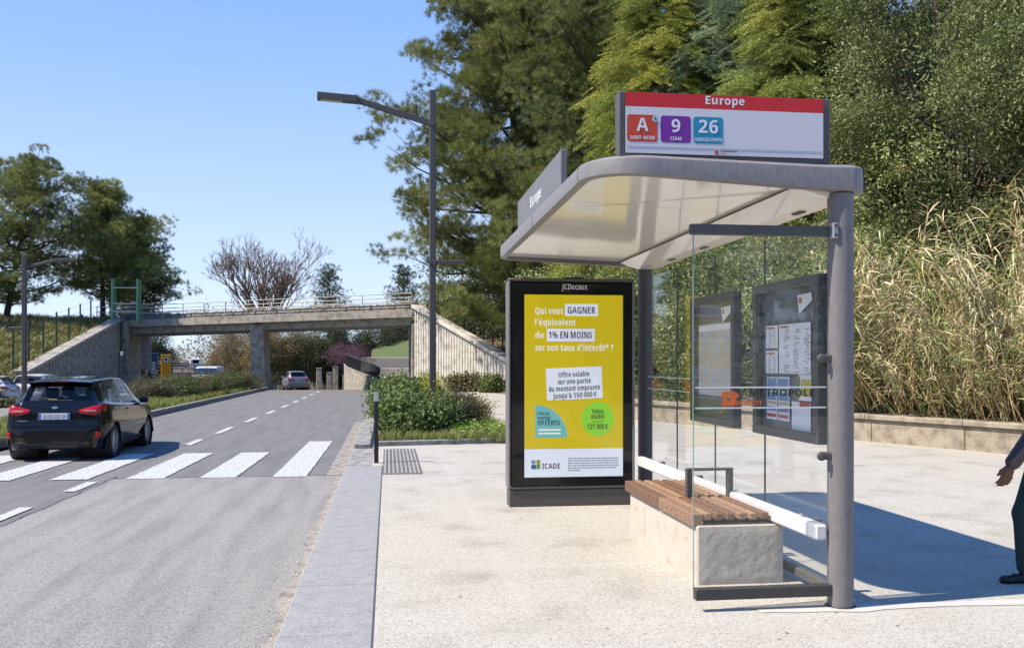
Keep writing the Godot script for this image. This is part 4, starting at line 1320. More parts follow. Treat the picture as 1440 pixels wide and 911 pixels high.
# a pine: bent trunk, rising limbs, needle tufts gathered in cushions at the ends of the limbs
func pine(label: String, base: Vector3, top: float, wide: float, low: float, lean: Vector3, count: int, c0: Color, c1: Color, round_top := 0.5, tuft := 0.42, group := "pines") -> Node3D:
	var t := thing("pine_tree", label, "tree", base, 0.0, group)
	var H := top - base.y
	var tip := lean + Vector3.UP * H
	var stem := curve(Vector3(0, -0.4, 0), tip, 0.0, 9, 0.10)
	var tr := MB.new()
	var rad := []
	for k in 10: rad.append(lerpf(0.018 * H + 0.05, 0.03, pow(k / 9.0, 0.8)))
	tr.tube(stem, rad, 10)
	obj("trunk", tr, M.bark, t)
	var limbs := []
	var xf := []
	var tints := []
	var n_l := int(16 + H * 3.4)
	var per := float(count) / n_l
	for k in n_l:
		var u := (k + rng.randf()) / n_l
		var hh := lerpf(low / H, 0.97, u)
		var p: Vector3 = Vector3.UP * -0.4
		p = stem[0].lerp(tip, hh)
		p = stem[mini(int(hh * 9), 8)].lerp(stem[mini(int(hh * 9) + 1, 9)], hh * 9 - int(hh * 9))
		var prof := pow(clampf(1.0 - u, 0.0, 1.0), round_top) * (0.62 + 0.38 * smoothstep(0.0, 0.25, u))
		var r := wide * prof * rng.randf_range(0.62, 1.12) + 0.35
		var a := k * 2.399 + rng.randfn(0, 0.35)
		var rise := rng.randf_range(0.08, 0.5) * r + u * 0.9
		var e := p + Vector3(cos(a) * r, rise, sin(a) * r)
		var pts := curve(p, e, -0.05 * r, 5, 0.03 * r)
		limbs.append([pts, 0.014 * r + 0.022, 0.010])
		var cushions := int(clampf(r * 2.2, 3, 14))
		for c in cushions:
			var f := lerpf(0.22, 1.02, (c + rng.randf() * 0.6) / cushions)
			var q: Vector3 = pts[mini(int(f * 5), 4)].lerp(pts[mini(int(f * 5) + 1, 5)], f * 5 - int(f * 5))
			q += Vector3(rng.randfn(0, 0.22), rng.randfn(0.08, 0.12), rng.randfn(0, 0.22)) * r * 0.55
			if rng.randf() < 0.5: limbs.append([curve(pts[2], q, 0.0, 2, 0.02), 0.025, 0.008])
			var cr := rng.randf_range(0.55, 1.15) * lerpf(0.6, 1.0, clampf(r / 3.0, 0, 1))
			var col := tone(c0, c1)
			var m := int(per / cushions * rng.randf_range(0.7, 1.3) * (cr / 0.7))
			for i in m:
				var d := Vector3(rng.randfn(0, 1), rng.randfn(0.35, 0.75), rng.randfn(0, 1)).normalized()
				var w := q + d * Vector3(cr, cr * 0.55, cr) * pow(rng.randf(), 0.45)
				var g := rng.randf_range(0.8, 1.2)
				xf.append(Transform3D(aim(d + Vector3.UP * 0.5, rng.randf() * TAU, tuft * rng.randf_range(0.7, 1.25)), w))
				tints.append(Color(col.r * g, col.g * g, col.b * g))
	obj("limbs", limbs_mesh(limbs), M.bark, t).set_meta("kind", "stuff")
	copies("crown", tufts[0], M.needle, t, xf, tints)
	return t

# a cedar: straight trunk, tiers of level limbs that droop at the ends, flat sprays along them
func cedar(label: String, base: Vector3, top: float, wide: float, low: float, count: int, c0: Color, c1: Color, spray := 1.0) -> Node3D:
	var t := thing("cedar_tree", label, "tree", base, 0.0, "cedars on the bank")
	var H := top - base.y
	var tr := MB.new()
	tr.tube([Vector3(0, -0.4, 0), Vector3(0.05, H * 0.4, 0), Vector3(0, H, 0.05)], [0.02 * H + 0.05, 0.012 * H + 0.04, 0.03], 10)
	obj("trunk", tr, M.bark, t)
	var limbs := []
	var xf := []
	var tints := []
	var n_l := int(20 + H * 5.0)
	for k in n_l:
		var u := (k + rng.randf()) / n_l
		var y := lerpf(low, H * 0.985, u)
		var r := wide * pow(1.0 - u, 0.75) * rng.randf_range(0.65, 1.15) + 0.3
		var a := k * 2.399 + rng.randfn(0, 0.3)
		var d := Vector3(cos(a), 0, sin(a))
		var pts := []
		for i in 7:
			var f := i / 6.0
			pts.append(Vector3(0, y, 0) + d * r * f + Vector3.UP * (0.16 * r * f - 0.30 * r * f * f) + Vector3(rng.randfn(0, 0.02), 0, rng.randfn(0, 0.02)) * r)
		limbs.append([pts, 0.02 * r + 0.02, 0.008])
		var col := tone(c0, c1)
		var m := int(count / float(n_l) * lerpf(0.4, 1.5, r / (wide + 0.3)))
		for i in m:
			var f := pow(rng.randf(), 0.7)
			var q: Vector3 = pts[mini(int(f * 6), 5)].lerp(pts[mini(int(f * 6) + 1, 6)], f * 6 - int(f * 6))
			var side := rng.randfn(0, 0.55)
			var go := d.rotated(Vector3.UP, side * 1.3)
			q += d.cross(Vector3.UP) * -side * 0.30 * r * (1.0 - f * 0.5) + Vector3.UP * (rng.randfn(0, 0.18) - 0.10 * absf(side))
			go.y = -0.12 - 0.38 * f + rng.randfn(0, 0.14)
			var z := go.normalized()
			var x := Vector3.UP.cross(z).normalized().rotated(z, rng.randfn(0, 0.3))
			var g := rng.randf_range(0.8, 1.2)
			xf.append(Transform3D(Basis(x, z.cross(x), z).scaled(Vector3.ONE * spray * rng.randf_range(0.6, 1.15)), q))
			tints.append(Color(col.r * g, col.g * g, col.b * g))
	obj("limbs", limbs_mesh(limbs), M.bark, t).set_meta("kind", "stuff")
	copies("crown", sprays[0], M.needle, t, xf, tints)
	return t

# a broad-leaved tree or bush: limbs that fork to clumps spread over a lumpy crown
func broadleaf(called: String, label: String, category: String, base: Vector3, mid: Vector3, size: Vector3, clumps: int, per: int, c0: Color, c1: Color, piece := 0, scale := 1.0, group := "", hollow := 0.45, clump_r := 0.55, trunk := true) -> Node3D:
	var t := thing(called, label, category, base, 0.0, group)
	var limbs := []
	var xf := []
	var tints := []
	var c := mid - base
	if trunk:
		var tr := MB.new()
		var r0 := 0.035 * size.y + 0.03
		tr.tube(curve(Vector3(0, -0.3, 0), Vector3(c.x * 0.6, c.y * 0.75, c.z * 0.6), 0.0, 4, 0.05), [r0, r0 * 0.85, r0 * 0.7, r0 * 0.55, r0 * 0.4], 8)
		obj("trunk", tr, M.pale_bark, t)
	for k in clumps:
		var d := Vector3(rng.randfn(0, 1), rng.randfn(0.05, 1), rng.randfn(0, 1)).normalized()
		var lump := 1.0 + 0.16 * sin(d.x * 5.0 + base.x) + 0.14 * sin(d.y * 6.0 + base.z * 1.3) + 0.12 * sin(d.z * 5.5 + 2.0)
		var q := c + d * size * lump * lerpf(hollow, 1.0, pow(rng.randf(), 0.55))
		if q.y + base.y < base.y + 0.05: q.y = rng.randf_range(0.05, 0.4)
		if trunk or rng.randf() < 0.4:
			limbs.append([curve(Vector3(c.x * 0.4, minf(c.y * rng.randf_range(0.2, 0.8), q.y), c.z * 0.4), q, 0.05, 3, 0.06), 0.012 * size.y + 0.012, 0.006])
		var col := tone(c0, c1)
		for i in per:
			var e := Vector3(rng.randfn(0, 0.6), rng.randfn(0, 0.5), rng.randfn(0, 0.6)) * clump_r
			var g := rng.randf_range(0.75, 1.25)
			xf.append(Transform3D(aim(Vector3(rng.randfn(0, 1), rng.randfn(0.8, 0.6), rng.randfn(0, 1)), rng.randf() * TAU, scale * rng.randf_range(0.6, 1.45)), q + e))
			tints.append(Color(col.r * g, col.g * g, col.b * g))
	if limbs.size(): obj("limbs", limbs_mesh(limbs, 5), M.pale_bark, t).set_meta("kind", "stuff")
	copies("crown" if trunk else "foliage", sprigs[piece], M.leaf, t, xf, tints)
	return t

# a leafless tree: limbs that fork four times
func bare_tree(label: String, base: Vector3, h: float, spread: float, material: Material, levels := 6) -> Node3D:
	var t := thing("bare_tree", label, "tree", base)
	var tr := MB.new()
	tr.tube([Vector3(0, -0.3, 0), Vector3(0.1, h * 0.28, 0)], [0.028 * h, 0.02 * h], 8)
	obj("trunk", tr, M.pale_bark, t)
	var limbs := []
	var todo := [[Vector3(0.1, h * 0.27, 0), Vector3.UP, h * 0.26, 0.016 * h, 0]]
	while todo.size():
		var b: Array = todo.pop_back()
		var kids := 7 if b[4] == 0 else 4 if b[4] < 3 else 3
		for k in kids:
			var a := TAU * (k + rng.randf()) / kids
			var ax: Vector3 = b[1]
			var s := ax.cross(Vector3(0.2, 0.3, 0.9)).normalized()
			var d := (ax + (s * cos(a) + ax.cross(s) * sin(a)) * spread * rng.randf_range(0.5, 1.2) + Vector3.UP * 0.18).normalized()
			var l: float = b[2] * rng.randf_range(0.7, 1.15)
			var e: Vector3 = b[0] + d * l
			limbs.append([curve(b[0], e, 0.0, 2, 0.02 * l), b[3], maxf(b[3] * 0.55, 0.014)])
			if b[4] + 1 < levels: todo.append([e, d, l * 0.72, maxf(b[3] * 0.55, 0.014), b[4] + 1])
	obj("limbs", limbs_mesh(limbs, 4), material, t).set_meta("kind", "stuff")
	return t

func plant_trees() -> void:
	tufts = [needle_tuft(34, 0.62, 0.026, 1.25)]
	sprigs = [leaf_sprig(26, 0.25, 0.080, 0.24), leaf_sprig(20, 0.20, 0.075, 0.30), leaf_sprig(24, 0.16, 0.05, 0.16), leaf_sprig(26, 0.3, 0.10, 0.10, 0.8)]
	sprays = [cedar_spray()]
	# linear leaf colours
	var pine0 := Color(0.115, 0.15, 0.042)
	var pine1 := Color(0.29, 0.31, 0.095)
	pine("tall bushy pine rising behind the tall street lamp", Vector3(7.0, 3.6, -50.0), 24.0, 7.9, 0.4, Vector3(-0.4, 0, 0), 34000, pine0, pine1, 0.34, 0.56, "")
	pine("dark pine standing between the bushy pine and the cedars", Vector3(13.0, 3.6, -52.0), 25.0, 5.6, 1.5, Vector3(-0.5, 0, 0), 17000, pine0, Color(0.22, 0.25, 0.085), 0.36, 0.50, "")
	pine("broad pine filling the space behind golden green cedar", Vector3(10.2, 3.0, -43.0), 24.5, 5.4, 1.0, Vector3(0.2, 0, 0), 15000, pine0, Color(0.23, 0.26, 0.085), 0.36, 0.50, "")
	pine("tall pine peering over the blue grey cedar", Vector3(17.0, 4.4, -46.0), 26.0, 5.6, 2.0, Vector3(0, 0, 0), 11000, pine0, Color(0.20, 0.24, 0.08), 0.36, 0.55, "")
	pine("low spreading pine at the edge of the grassy bank", Vector3(-27.5, 3.4, -57.0), 11.0, 3.6, 0.8, Vector3(0.3, 0, 0), 4500, pine0, pine1, 0.5, 0.40)
	pine("leaning pine with open crown beside the no entry sign", Vector3(-24.0, 3.9, -62.0), 13.8, 4.6, 1.4, Vector3(1.5, 0, 0), 8500, pine0, pine1, 0.40, 0.44)
	pine("rounded pine with pale new growth above the grassy bank", Vector3(-19.0, 4.2, -65.0), 12.7, 4.0, 1.6, Vector3(0.4, 0, 0), 8000, pine0, Color(0.34, 0.36, 0.11), 0.40, 0.46)
	pine("spreading pine with layered branches behind the green frame", Vector3(-17.6, 4.1, -69.0), 11.2, 3.7, 0.5, Vector3(-0.3, 0, 0), 7000, pine0, pine1, 0.55, 0.44)
	cedar("golden green cedar next to the dark pine", Vector3(9.3, 1.8, -31.5), 15.5, 4.0, 0.8, 6500, Color(0.22, 0.27, 0.06), Color(0.44, 0.44, 0.09))
	cedar("blue grey cedar with fine drooping sprays", Vector3(11.7, 2.4, -31.0), 18.0, 4.3, 0.8, 7000, Color(0.17, 0.235, 0.145), Color(0.31, 0.375, 0.235))
	cedar("yellow green cedar with broad level branches", Vector3(13.2, 2.2, -28.0), 17.0, 4.2, 0.6, 8000, Color(0.17, 0.23, 0.06), Color(0.41, 0.43, 0.11))
	cedar("dark green cedar standing behind the yellow green one", Vector3(16.5, 3.2, -34.0), 20.0, 4.6, 0.8, 5500, Color(0.13, 0.18, 0.065), Color(0.29, 0.34, 0.11))
	var oak0 := Color(0.10, 0.135, 0.05)
	var oak1 := Color(0.28, 0.30, 0.125)
	broadleaf("evergreen_oak", "olive green evergreen oak towering over the reeds", "tree", Vector3(15.2, 2.0, -22.5), Vector3(14.9, 7.4, -22.5), Vector3(3.7, 5.2, 3.2), 120, 74, oak0, oak1, 0, 1.0, "evergreen oaks", 0.84, 0.74)
	broadleaf("evergreen_oak", "dense grey green evergreen oak at the end of the reeds", "tree", Vector3(18.6, 2.2, -20.5), Vector3(18.2, 6.8, -20.5), Vector3(3.4, 5.4, 3.0), 110, 74, Color(0.10, 0.13, 0.055), Color(0.30, 0.31, 0.145), 0, 1.0, "evergreen oaks", 0.84, 0.74)
	broadleaf("evergreen_oak", "dark evergreen oak filling the gap behind the cedars", "tree", Vector3(20.5, 3.4, -30.0), Vector3(20.5, 9.4, -30.0), Vector3(5.0, 6.2, 4.0), 420, 16, oak0, oak1, 0, 1.4, "evergreen oaks")
	# tall laurels behind the low wall, seen over the advertising panel and through the glass
	var spots := [[6.5, -31.0, 2.6, 1.6, "grey green laurel bush showing above the advertising panel"], [7.6, -29.0, 3.0, 1.8, "pale laurel bush between advertising panel and shelter post"], [8.8, -25.0, 2.5, 1.6, "glossy laurel bush behind the low wall and the map case"],
		[10.2, -23.5, 2.7, 1.6, "dark laurel bush behind the timetable case"], [11.5, -21.5, 2.6, 1.5, "leafy laurel bush beside the first reeds"]]
	for s in spots:
		broadleaf("laurel_bush", s[4], "bush", Vector3(s[0], 0.6, s[1]), Vector3(s[0], 0.6 + s[2] * 0.75, s[1]), Vector3(s[3], s[2] * 0.85, s[3]), 80, 28, Color(0.11, 0.155, 0.05), Color(0.34, 0.37, 0.16), 0, 1.0, "laurel bushes", 0.6, 0.5)
	# beyond the bridge
	bare_tree("big bare tree spreading above the bridge railing", Vector3(-12.6, -1.2, -97.0), 13.6, 0.50, mat(lin(0.15, 0.105, 0.07), 0.9))
	pine("small round pine above the middle of the railing", Vector3(-6.6, -1.4, -104.0), 11.6, 2.3, 5.2, Vector3(0.1, 0, 0), 1700, Color(0.05, 0.085, 0.03), Color(0.10, 0.14, 0.04), 0.35, 0.5)
	pine("pointed pine above the meeting of bridge and pale wall", Vector3(1.6, -0.5, -98.0), 11.2, 2.6, 3.4, Vector3(0, 0, 0), 1900, Color(0.05, 0.08, 0.03), Color(0.09, 0.12, 0.04), 0.6, 0.5)
	broadleaf("willow", "golden twiggy willow behind the bridge pier", "tree", Vector3(-15.2, -1.3, -94.0), Vector3(-15.2, 1.9, -94.0), Vector3(2.6, 2.9, 2.0), 230, 14, Color(0.24, 0.18, 0.09), Color(0.38, 0.29, 0.15), 3, 1.0)
	for s in [[-11.0, -88.0, 2.2, 2.4, Color(0.20, 0.15, 0.07), Color(0.30, 0.24, 0.11), "brown leafy tree just beyond the pier"], [-8.6, -90.0, 2.4, 2.6, Color(0.10, 0.11, 0.045), Color(0.19, 0.17, 0.07), "olive tree between pier and silver car"], [-5.4, -92.0, 2.6, 3.0, Color(0.035, 0.05, 0.022), Color(0.08, 0.095, 0.04), "dark evergreen tree above the silver car"], [-2.4, -94.0, 2.7, 3.1, Color(0.035, 0.05, 0.022), Color(0.08, 0.10, 0.04), "dark evergreen tree behind the purple tree"], [0.6, -96.0, 2.5, 2.6, Color(0.05, 0.06, 0.03), Color(0.11, 0.11, 0.05), "dull green tree behind the curved railing"]]:
		broadleaf("broadleaf_tree", s[6], "tree", Vector3(s[0], -1.3, s[1]), Vector3(s[0], 1.9, s[1]), Vector3(s[2], s[3], s[2]), 170, 15, s[4], s[5], 0, 1.25, "trees beyond the bridge")
	broadleaf("judas_tree", "purple flowering tree beyond the bridge", "tree", Vector3(-3.3, -0.9, -80.0), Vector3(-3.4, 2.1, -80.0), Vector3(1.9, 0.75, 1.4), 75, 12, Color(0.13, 0.06, 0.10), Color(0.25, 0.13, 0.19), 2, 1.3)
	broadleaf("dark_pine_clump", "dark evergreen tree behind the blue and yellow pylons", "tree", Vector3(-27.0, -1.8, -104.0), Vector3(-27.0, 2.6, -104.0), Vector3(3.6, 3.0, 2.5), 150, 15, Color(0.03, 0.045, 0.02), Color(0.07, 0.085, 0.035), 0, 1.5)
	# trees across the street behind the viewer, mirrored in glass and paint
	for q in [[-16.0, 24.0, "round tree at the end of the street behind the stop"], [-3.0, 27.0, "broad tree facing the shelter's glass end"], [9.0, 24.0, "dense tree facing the bench end of the shelter"], [20.0, 19.0, "leafy tree beside the pavement behind the stop"]]:
		broadleaf("street_tree", q[2], "tree", Vector3(q[0], 0, q[1]), Vector3(q[0], 5.2, q[1]), Vector3(6.0, 5.2, 4.0), 130, 10, oak0, oak1, 0, 3.0, "trees behind the stop", 0.6, 1.6)
	# far woods closing the view
	var xf := []
	var tints := []
	for k in 5200:
		var x := rng.randf_range(-95, 60)
		var z := -128.0 - rng.randf() * 22.0
		var top := 5.5 + 3.2 * sin(x * 0.21) + 2.0 * sin(x * 0.53 + 1.0) + (4.0 if x > -4 else 0.0)
		if x < -30: top = 4.0 + 1.5 * sin(x * 0.3)
		xf.append(Transform3D(aim(Vector3(rng.randfn(0, 1), 1, rng.randfn(0, 1)), rng.randf() * 6, rng.randf_range(2.5, 4.5)), Vector3(x, -3.0 + rng.randf() * (top + 2.0), z)))
		tints.append(tone(Color(0.22, 0.17, 0.11), Color(0.30, 0.23, 0.15)) if sin(x * 0.37 + z * 0.1) > -0.1 else tone(Color(0.07, 0.08, 0.035), Color(0.13, 0.13, 0.06)))
	var far := copies("far_woods", sprigs[0], M.leaf, self, xf, tints)
	tag(far, "hazy brown and green woods far behind the bridge", "woods")
	far = null
	# woods that close the bank behind the cedars
	xf = []
	tints = []
	for k in 8000:
		var t := rng.randf()
		var p := Vector3(5.0, 0, -66.0).lerp(Vector3(46.0, 0, -34.0), t) + Vector3(rng.randfn(0, 1.5), 0, rng.randfn(0, 1.5))
		p.y = 3.5 + rng.randf() * (16.0 if t > 0.22 else 6.0)
		xf.append(Transform3D(aim(Vector3(rng.randfn(0, 1), 1, rng.randfn(0, 1)), rng.randf() * 6, rng.randf_range(1.6, 3.0)), p))
		tints.append(tone(Color(0.09, 0.115, 0.045), Color(0.20, 0.22, 0.085)))
	var near := copies("bank_woods", sprigs[0], M.leaf, self, xf, tints)
	tag(near, "dense woodland on the bank behind pines and cedars", "woods")

func shrub(label: String, p: Vector3, size: Vector3, clumps: int, c0: Color, c1: Color, piece := 1, scale := 1.0, group := "shrubs in the flower bed") -> void:
	broadleaf("shrub", label, "shrub", p, p + Vector3(0, size.y * 0.8, 0), size, clumps, 11, c0, c1, piece, scale, group, 0.35, 0.22, false)

func undergrowth() -> void:
	var g0 := Color(0.09, 0.14, 0.04)
	var g1 := Color(0.19, 0.23, 0.08)
	# the shrub bed round the tall lamp
	shrub("low dense green shrub at the front of the bed beside the bollard", Vector3(0.50, 0.05, -19.6), Vector3(0.50, 0.36, 0.5), 85, g0, g1)
	shrub("broad green shrub at the foot of the tall lamp", Vector3(1.0, 0.05, -20.4), Vector3(0.45, 0.34, 0.5), 85, g0, g1)
	shrub("tall green shrub leaning over the kerb", Vector3(0.42, 0.05, -22.6), Vector3(0.46, 0.50, 0.8), 95, g0, g1)
	shrub("green shrub behind the leaning one", Vector3(0.35, 0.05, -25.6), Vector3(0.6, 0.48, 1.0), 95, g0, Color(0.17, 0.22, 0.06))
	shrub("rounded green shrub farther along the kerb", Vector3(0.3, 0.05, -29.5), Vector3(0.6, 0.48, 1.4), 95, g0, g1)
	shrub("last green shrub of the bed before the bridge", Vector3(0.2, 0.05, -36.0), Vector3(0.55, 0.42, 2.2), 95, g0, g1)
	shrub("dark purplish shrub right of the lamp post".replace("right of", "next to"), Vector3(1.65, 0.05, -21.6), Vector3(0.40, 0.36, 0.4), 55, Color(0.075, 0.065, 0.045), Color(0.16, 0.14, 0.10), 2)
	shrub("yellow flowering shrub in front of the pale wing wall", Vector3(1.45, 0.05, -33.0), Vector3(0.5, 0.55, 0.8), 55, Color(0.30, 0.32, 0.03), Color(0.52, 0.50, 0.05), 2, 1.2)
	shrub("straw coloured dry shrub in the bed", Vector3(2.1, 0.05, -25.0), Vector3(0.45, 0.22, 0.8), 50, Color(0.22, 0.20, 0.08), Color(0.38, 0.33, 0.16), 2, 1.3)
	shrub("reddish green bush at the foot of the pale wall", Vector3(3.9, 0.0, -48.9), Vector3(0.8, 0.42, 0.5), 60, Color(0.11, 0.11, 0.05), Color(0.22, 0.19, 0.10), 1, 1.4, "bushes along the pale wall")
	shrub("round green bush at the foot of the pale wall", Vector3(5.2, 0.0, -47.1), Vector3(0.55, 0.38, 0.45), 50, g0, g1, 1, 1.4, "bushes along the pale wall")
	shrub("green bush where the pale wall ends", Vector3(6.6, 0.0, -45.1), Vector3(0.5, 0.42, 0.45), 50, g0, g1, 1, 1.4, "bushes along the pale wall")
	# the planted strip: lavender-like shrubs and a hedge
	var strip_spots := [[-9.9, -40.5, 0.36], [-9.4, -42.6, 0.40], [-9.6, -45.0, 0.42], [-9.1, -47.2, 0.42], [-9.3, -50.0, 0.44], [-8.9, -52.6, 0.44], [-8.8, -55.2, 0.46], [-8.9, -57.4, 0.46]]
	var k := 0
	for s in strip_spots:
		shrub("twiggy %s shrub on the planted strip, number %s from the white flowers" % [["grey brown", "dull green"][k % 2], ["one", "two", "three", "four", "five", "six", "seven", "eight"][k]], Vector3(s[0], -0.03, s[1]), Vector3(0.95, s[2], 1.2), 75, Color(0.10, 0.095, 0.05) if k % 2 == 0 else g0, Color(0.24, 0.20, 0.13) if k % 2 == 0 else Color(0.17, 0.19, 0.08), 2, 1.4, "shrubs on the planted strip")
		k += 1
	shrub("bright green hedge bush in front of the parked cars", Vector3(-15.6, -0.45, -34.6), Vector3(1.1, 0.50, 0.8), 85, Color(0.05, 0.13, 0.02), Color(0.12, 0.26, 0.05), 1, 1.3, "hedge before the parked cars")
	shrub("grey green hedge bush in front of the parked cars", Vector3(-15.7, -0.45, -37.4), Vector3(1.1, 0.52, 0.8), 85, Color(0.10, 0.11, 0.05), Color(0.21, 0.20, 0.11), 1, 1.3, "hedge before the parked cars")
	# weeds and grass in the bed, on the strip and the banks
	var tuft := blade_tuft(16, 0.22, 0.014, 0.7)
	_grass("weeds", "weedy grass growing through the flower bed", tuft, 900, func() -> Vector3:
		var z := -17.85 - pow(rng.randf(), 1.5) * 16.0
		return Vector3(rng.randf_range(-0.15, 2.35 + minf(0.3, (-z - 17.8) * 0.1)), 0.05, z), Color(0.10, 0.14, 0.03), Color(0.33, 0.33, 0.12), 0.8)
	_grass("bright_weeds", "fresh green weeds along the front kerb of the bed", leaf_sprig(16, 0.10, 0.11, 0.22), 170, func() -> Vector3:
		return Vector3(rng.randf_range(1.3, 2.4), 0.12, -18.3 - rng.randf() * 2.2), Color(0.14, 0.22, 0.03), Color(0.28, 0.38, 0.08), 1.0)
	_grass("strip_grass", "bright grass on the planted strip beside the road", tuft, 1900, func() -> Vector3:
		var z := -19.6 - pow(rng.randf(), 1.3) * 34.0
		return Vector3(rng.randf_range(-10.6, -7.75), -0.03, z), Color(0.13, 0.17, 0.03), Color(0.29, 0.30, 0.10), 0.9)
	_grass("white_flowers", "white flowers in the grass of the planted strip", leaf_sprig(9, 0.10, 0.05, 0.4), 130, func() -> Vector3:
		return Vector3(rng.randf_range(-9.6, -8.0), 0.30, rng.randf_range(-25.5, -33.0)), Color(0.62, 0.62, 0.52), Color(0.80, 0.80, 0.70), 1.0)
	_grass("bank_grass", "dry grass on the bank above the dark wall", blade_tuft(18, 0.32, 0.03, 0.8), 2200, func() -> Vector3:
		var z := -41.0 - rng.randf() * 26.0
		var x := -17.8 - rng.randf() * 12.0
		var h := clampf(lerpf(1.0, 4.25, (-z - 47.2) / 15.9), -0.2, 4.3)
		return Vector3(x, lerpf(h, 4.5, minf(1.0, (-17.65 - x) / 22.0 * 1.9)) - 0.1, z), Color(0.17, 0.18, 0.06), Color(0.36, 0.32, 0.16), 1.3)
	_grass("bank_scrub", "scrubby undergrowth on the bank behind the low wall", sprigs[0], 1500, func() -> Vector3:
		var t := rng.randf()
		var s := rng.randf() * 9.0 + 0.45
		return Vector3(lerpf(13.2, 3.6, t) + s * 0.93, 0.45 + s * 0.2 + rng.randf() * 1.2, lerpf(-7.8, -32.8, t) - s * 0.36), Color(0.05, 0.065, 0.025), Color(0.13, 0.14, 0.05), 1.1)
	_grass("wall_top_plants", "green plants and ivy trailing along the low wall", sprigs[1], 420, func() -> Vector3:
		var t := rng.randf_range(0.32, 0.98)
		var s := rng.randf() * 0.8 + 0.38
		return Vector3(lerpf(13.2, 3.6, t) + s * 0.93, 0.55 + rng.randf() * 0.45, lerpf(-7.8, -32.8, t) - s * 0.36), Color(0.07, 0.12, 0.03), Color(0.18, 0.25, 0.07), 1.1)
	_grass("railway_scrub", "scrub and young growth on the bank behind the pale wall fence", sprigs[0], 1300, func() -> Vector3:
		var t := rng.randf()
		var s := rng.randf() * 0.6 + 0.04
		var foot := Vector3(1.2, 4.45, -54.1).lerp(Vector3(7.9, 0.25, -44.4), t)
		var top := Vector3(4.0, 5.0, -62.0).lerp(Vector3(46.0, 5.4, -52.0), t)
		var p := foot.lerp(top, s)
		return Vector3(p.x, lerpf(foot.y, top.y, minf(s * (1.3 + t), 1.0)) + rng.randf() * 0.9, p.z), Color(0.10, 0.12, 0.05), Color(0.26, 0.26, 0.11), 1.6)
	reeds()

func _grass(called: String, label: String, m: Mesh, n: int, spot: Callable, c0: Color, c1: Color, s: float) -> void:
	var xf := []
	var tints := []
	for k in n:
		xf.append(Transform3D(Basis(Vector3.UP, rng.randf() * TAU).scaled(Vector3.ONE * s * rng.randf_range(0.6, 1.3)), spot.call()))
		tints.append(tone(c0, c1))
	var o := copies(called, m, M.leaf, self, xf, tints)
	tag(o, label, called.split("_")[-1])

# giant reeds: leaning canes, long arching blades, many of them dry
func reeds() -> void:
	var kinds := []
	for v in 7:
		var m := MB.new()
		var lean := rng.randf_range(0.0, 0.10)
		var stem := []
		for k in 6: stem.append(Vector3(lean * pow(k / 5.0, 1.8), k / 5.0, 0.02 * sin(k * 1.3 + v)))
		m.tint = Color(1.0, 0.90, 0.70)
		m.tube(stem, [0.0052, 0.0050, 0.0046, 0.004, 0.003, 0.0014], 5, false)
		for k in 40:
			var f := 0.16 + 0.84 * pow(rng.randf(), 0.6)
			var o: Vector3 = stem[mini(int(f * 5), 4)].lerp(stem[mini(int(f * 5) + 1, 5)], f * 5 - int(f * 5))
			var a := rng.randf() * TAU
			var d := Vector3(cos(a), 0, sin(a))
			var l := rng.randf_range(0.06, 0.17)
			var s := Vector3(-d.z, 0, d.x) * rng.randf_range(0.0022, 0.0058)
			var climb := rng.randf_range(0.3, 1.5)
			var droop := climb * rng.randf_range(0.4, 1.5) if rng.randf() < 0.7 else climb * 2.2
			var q := rng.randf_range(0.55, 1.2)
			m.tint = Color(q, q * 0.97, q * 0.90)
			if rng.randf() < 0.25: m.tint = Color(q * 0.36, q * 0.56, q * 0.28)
			var prev := o
			var ps := s * 0.6
			for i in 3:
				var t := (i + 1) / 3.0
				var p := o + d * l * t + Vector3.UP * l * (climb * t - droop * t * t)
				var ns := s * (1.0 - t * t * 0.96)
				m.quad(prev - ps, prev + ps, p + ns, p - ns)
				prev = p; ps = ns
		kinds.append(m.mesh())
	var host := Node3D.new()
	host.name = numbered("giant_reeds")
	add_child(host)
	host.set_meta("kind", "stuff")
	tag(host, "dry tangled thicket of giant reeds growing above the low wall", "reeds")
	for v in 7:
		var xf := []
		var tints := []
		for k in 290:
			var t := pow(rng.randf(), 1.2) * 0.47 - 0.02
			var s := pow(rng.randf(), 1.3) * 3.2 + 0.42
			var p := Vector3(lerpf(13.2, 3.6, t) + s * 0.93, 0.40 + s * 0.2, lerpf(-7.8, -32.8, t) - s * 0.36)
			var h := rng.randf_range(1.3, 4.1) * lerpf(0.72, 1.1, s / 3.5)
			if rng.randf() < 0.3: h *= 0.5
			h *= 0.88 + 0.30 * sin(p.x * 1.9 + 1.0) * sin(p.z * 1.3)
			var tip := Vector3(rng.randfn(-0.30, 0.30), 1.0, rng.randfn(0.08, 0.28))
			xf.append(Transform3D(aim(tip, rng.randf() * TAU, 1.0).scaled(Vector3(h, h, h)), p))
			tints.append(tone(Color(0.42, 0.34, 0.19), Color(0.74, 0.64, 0.43)) if rng.randf() < 0.85 else tone(Color(0.25, 0.30, 0.11), Color(0.42, 0.46, 0.21)))
		copies("canes", kinds[v], M.leaf, host, xf, tints)

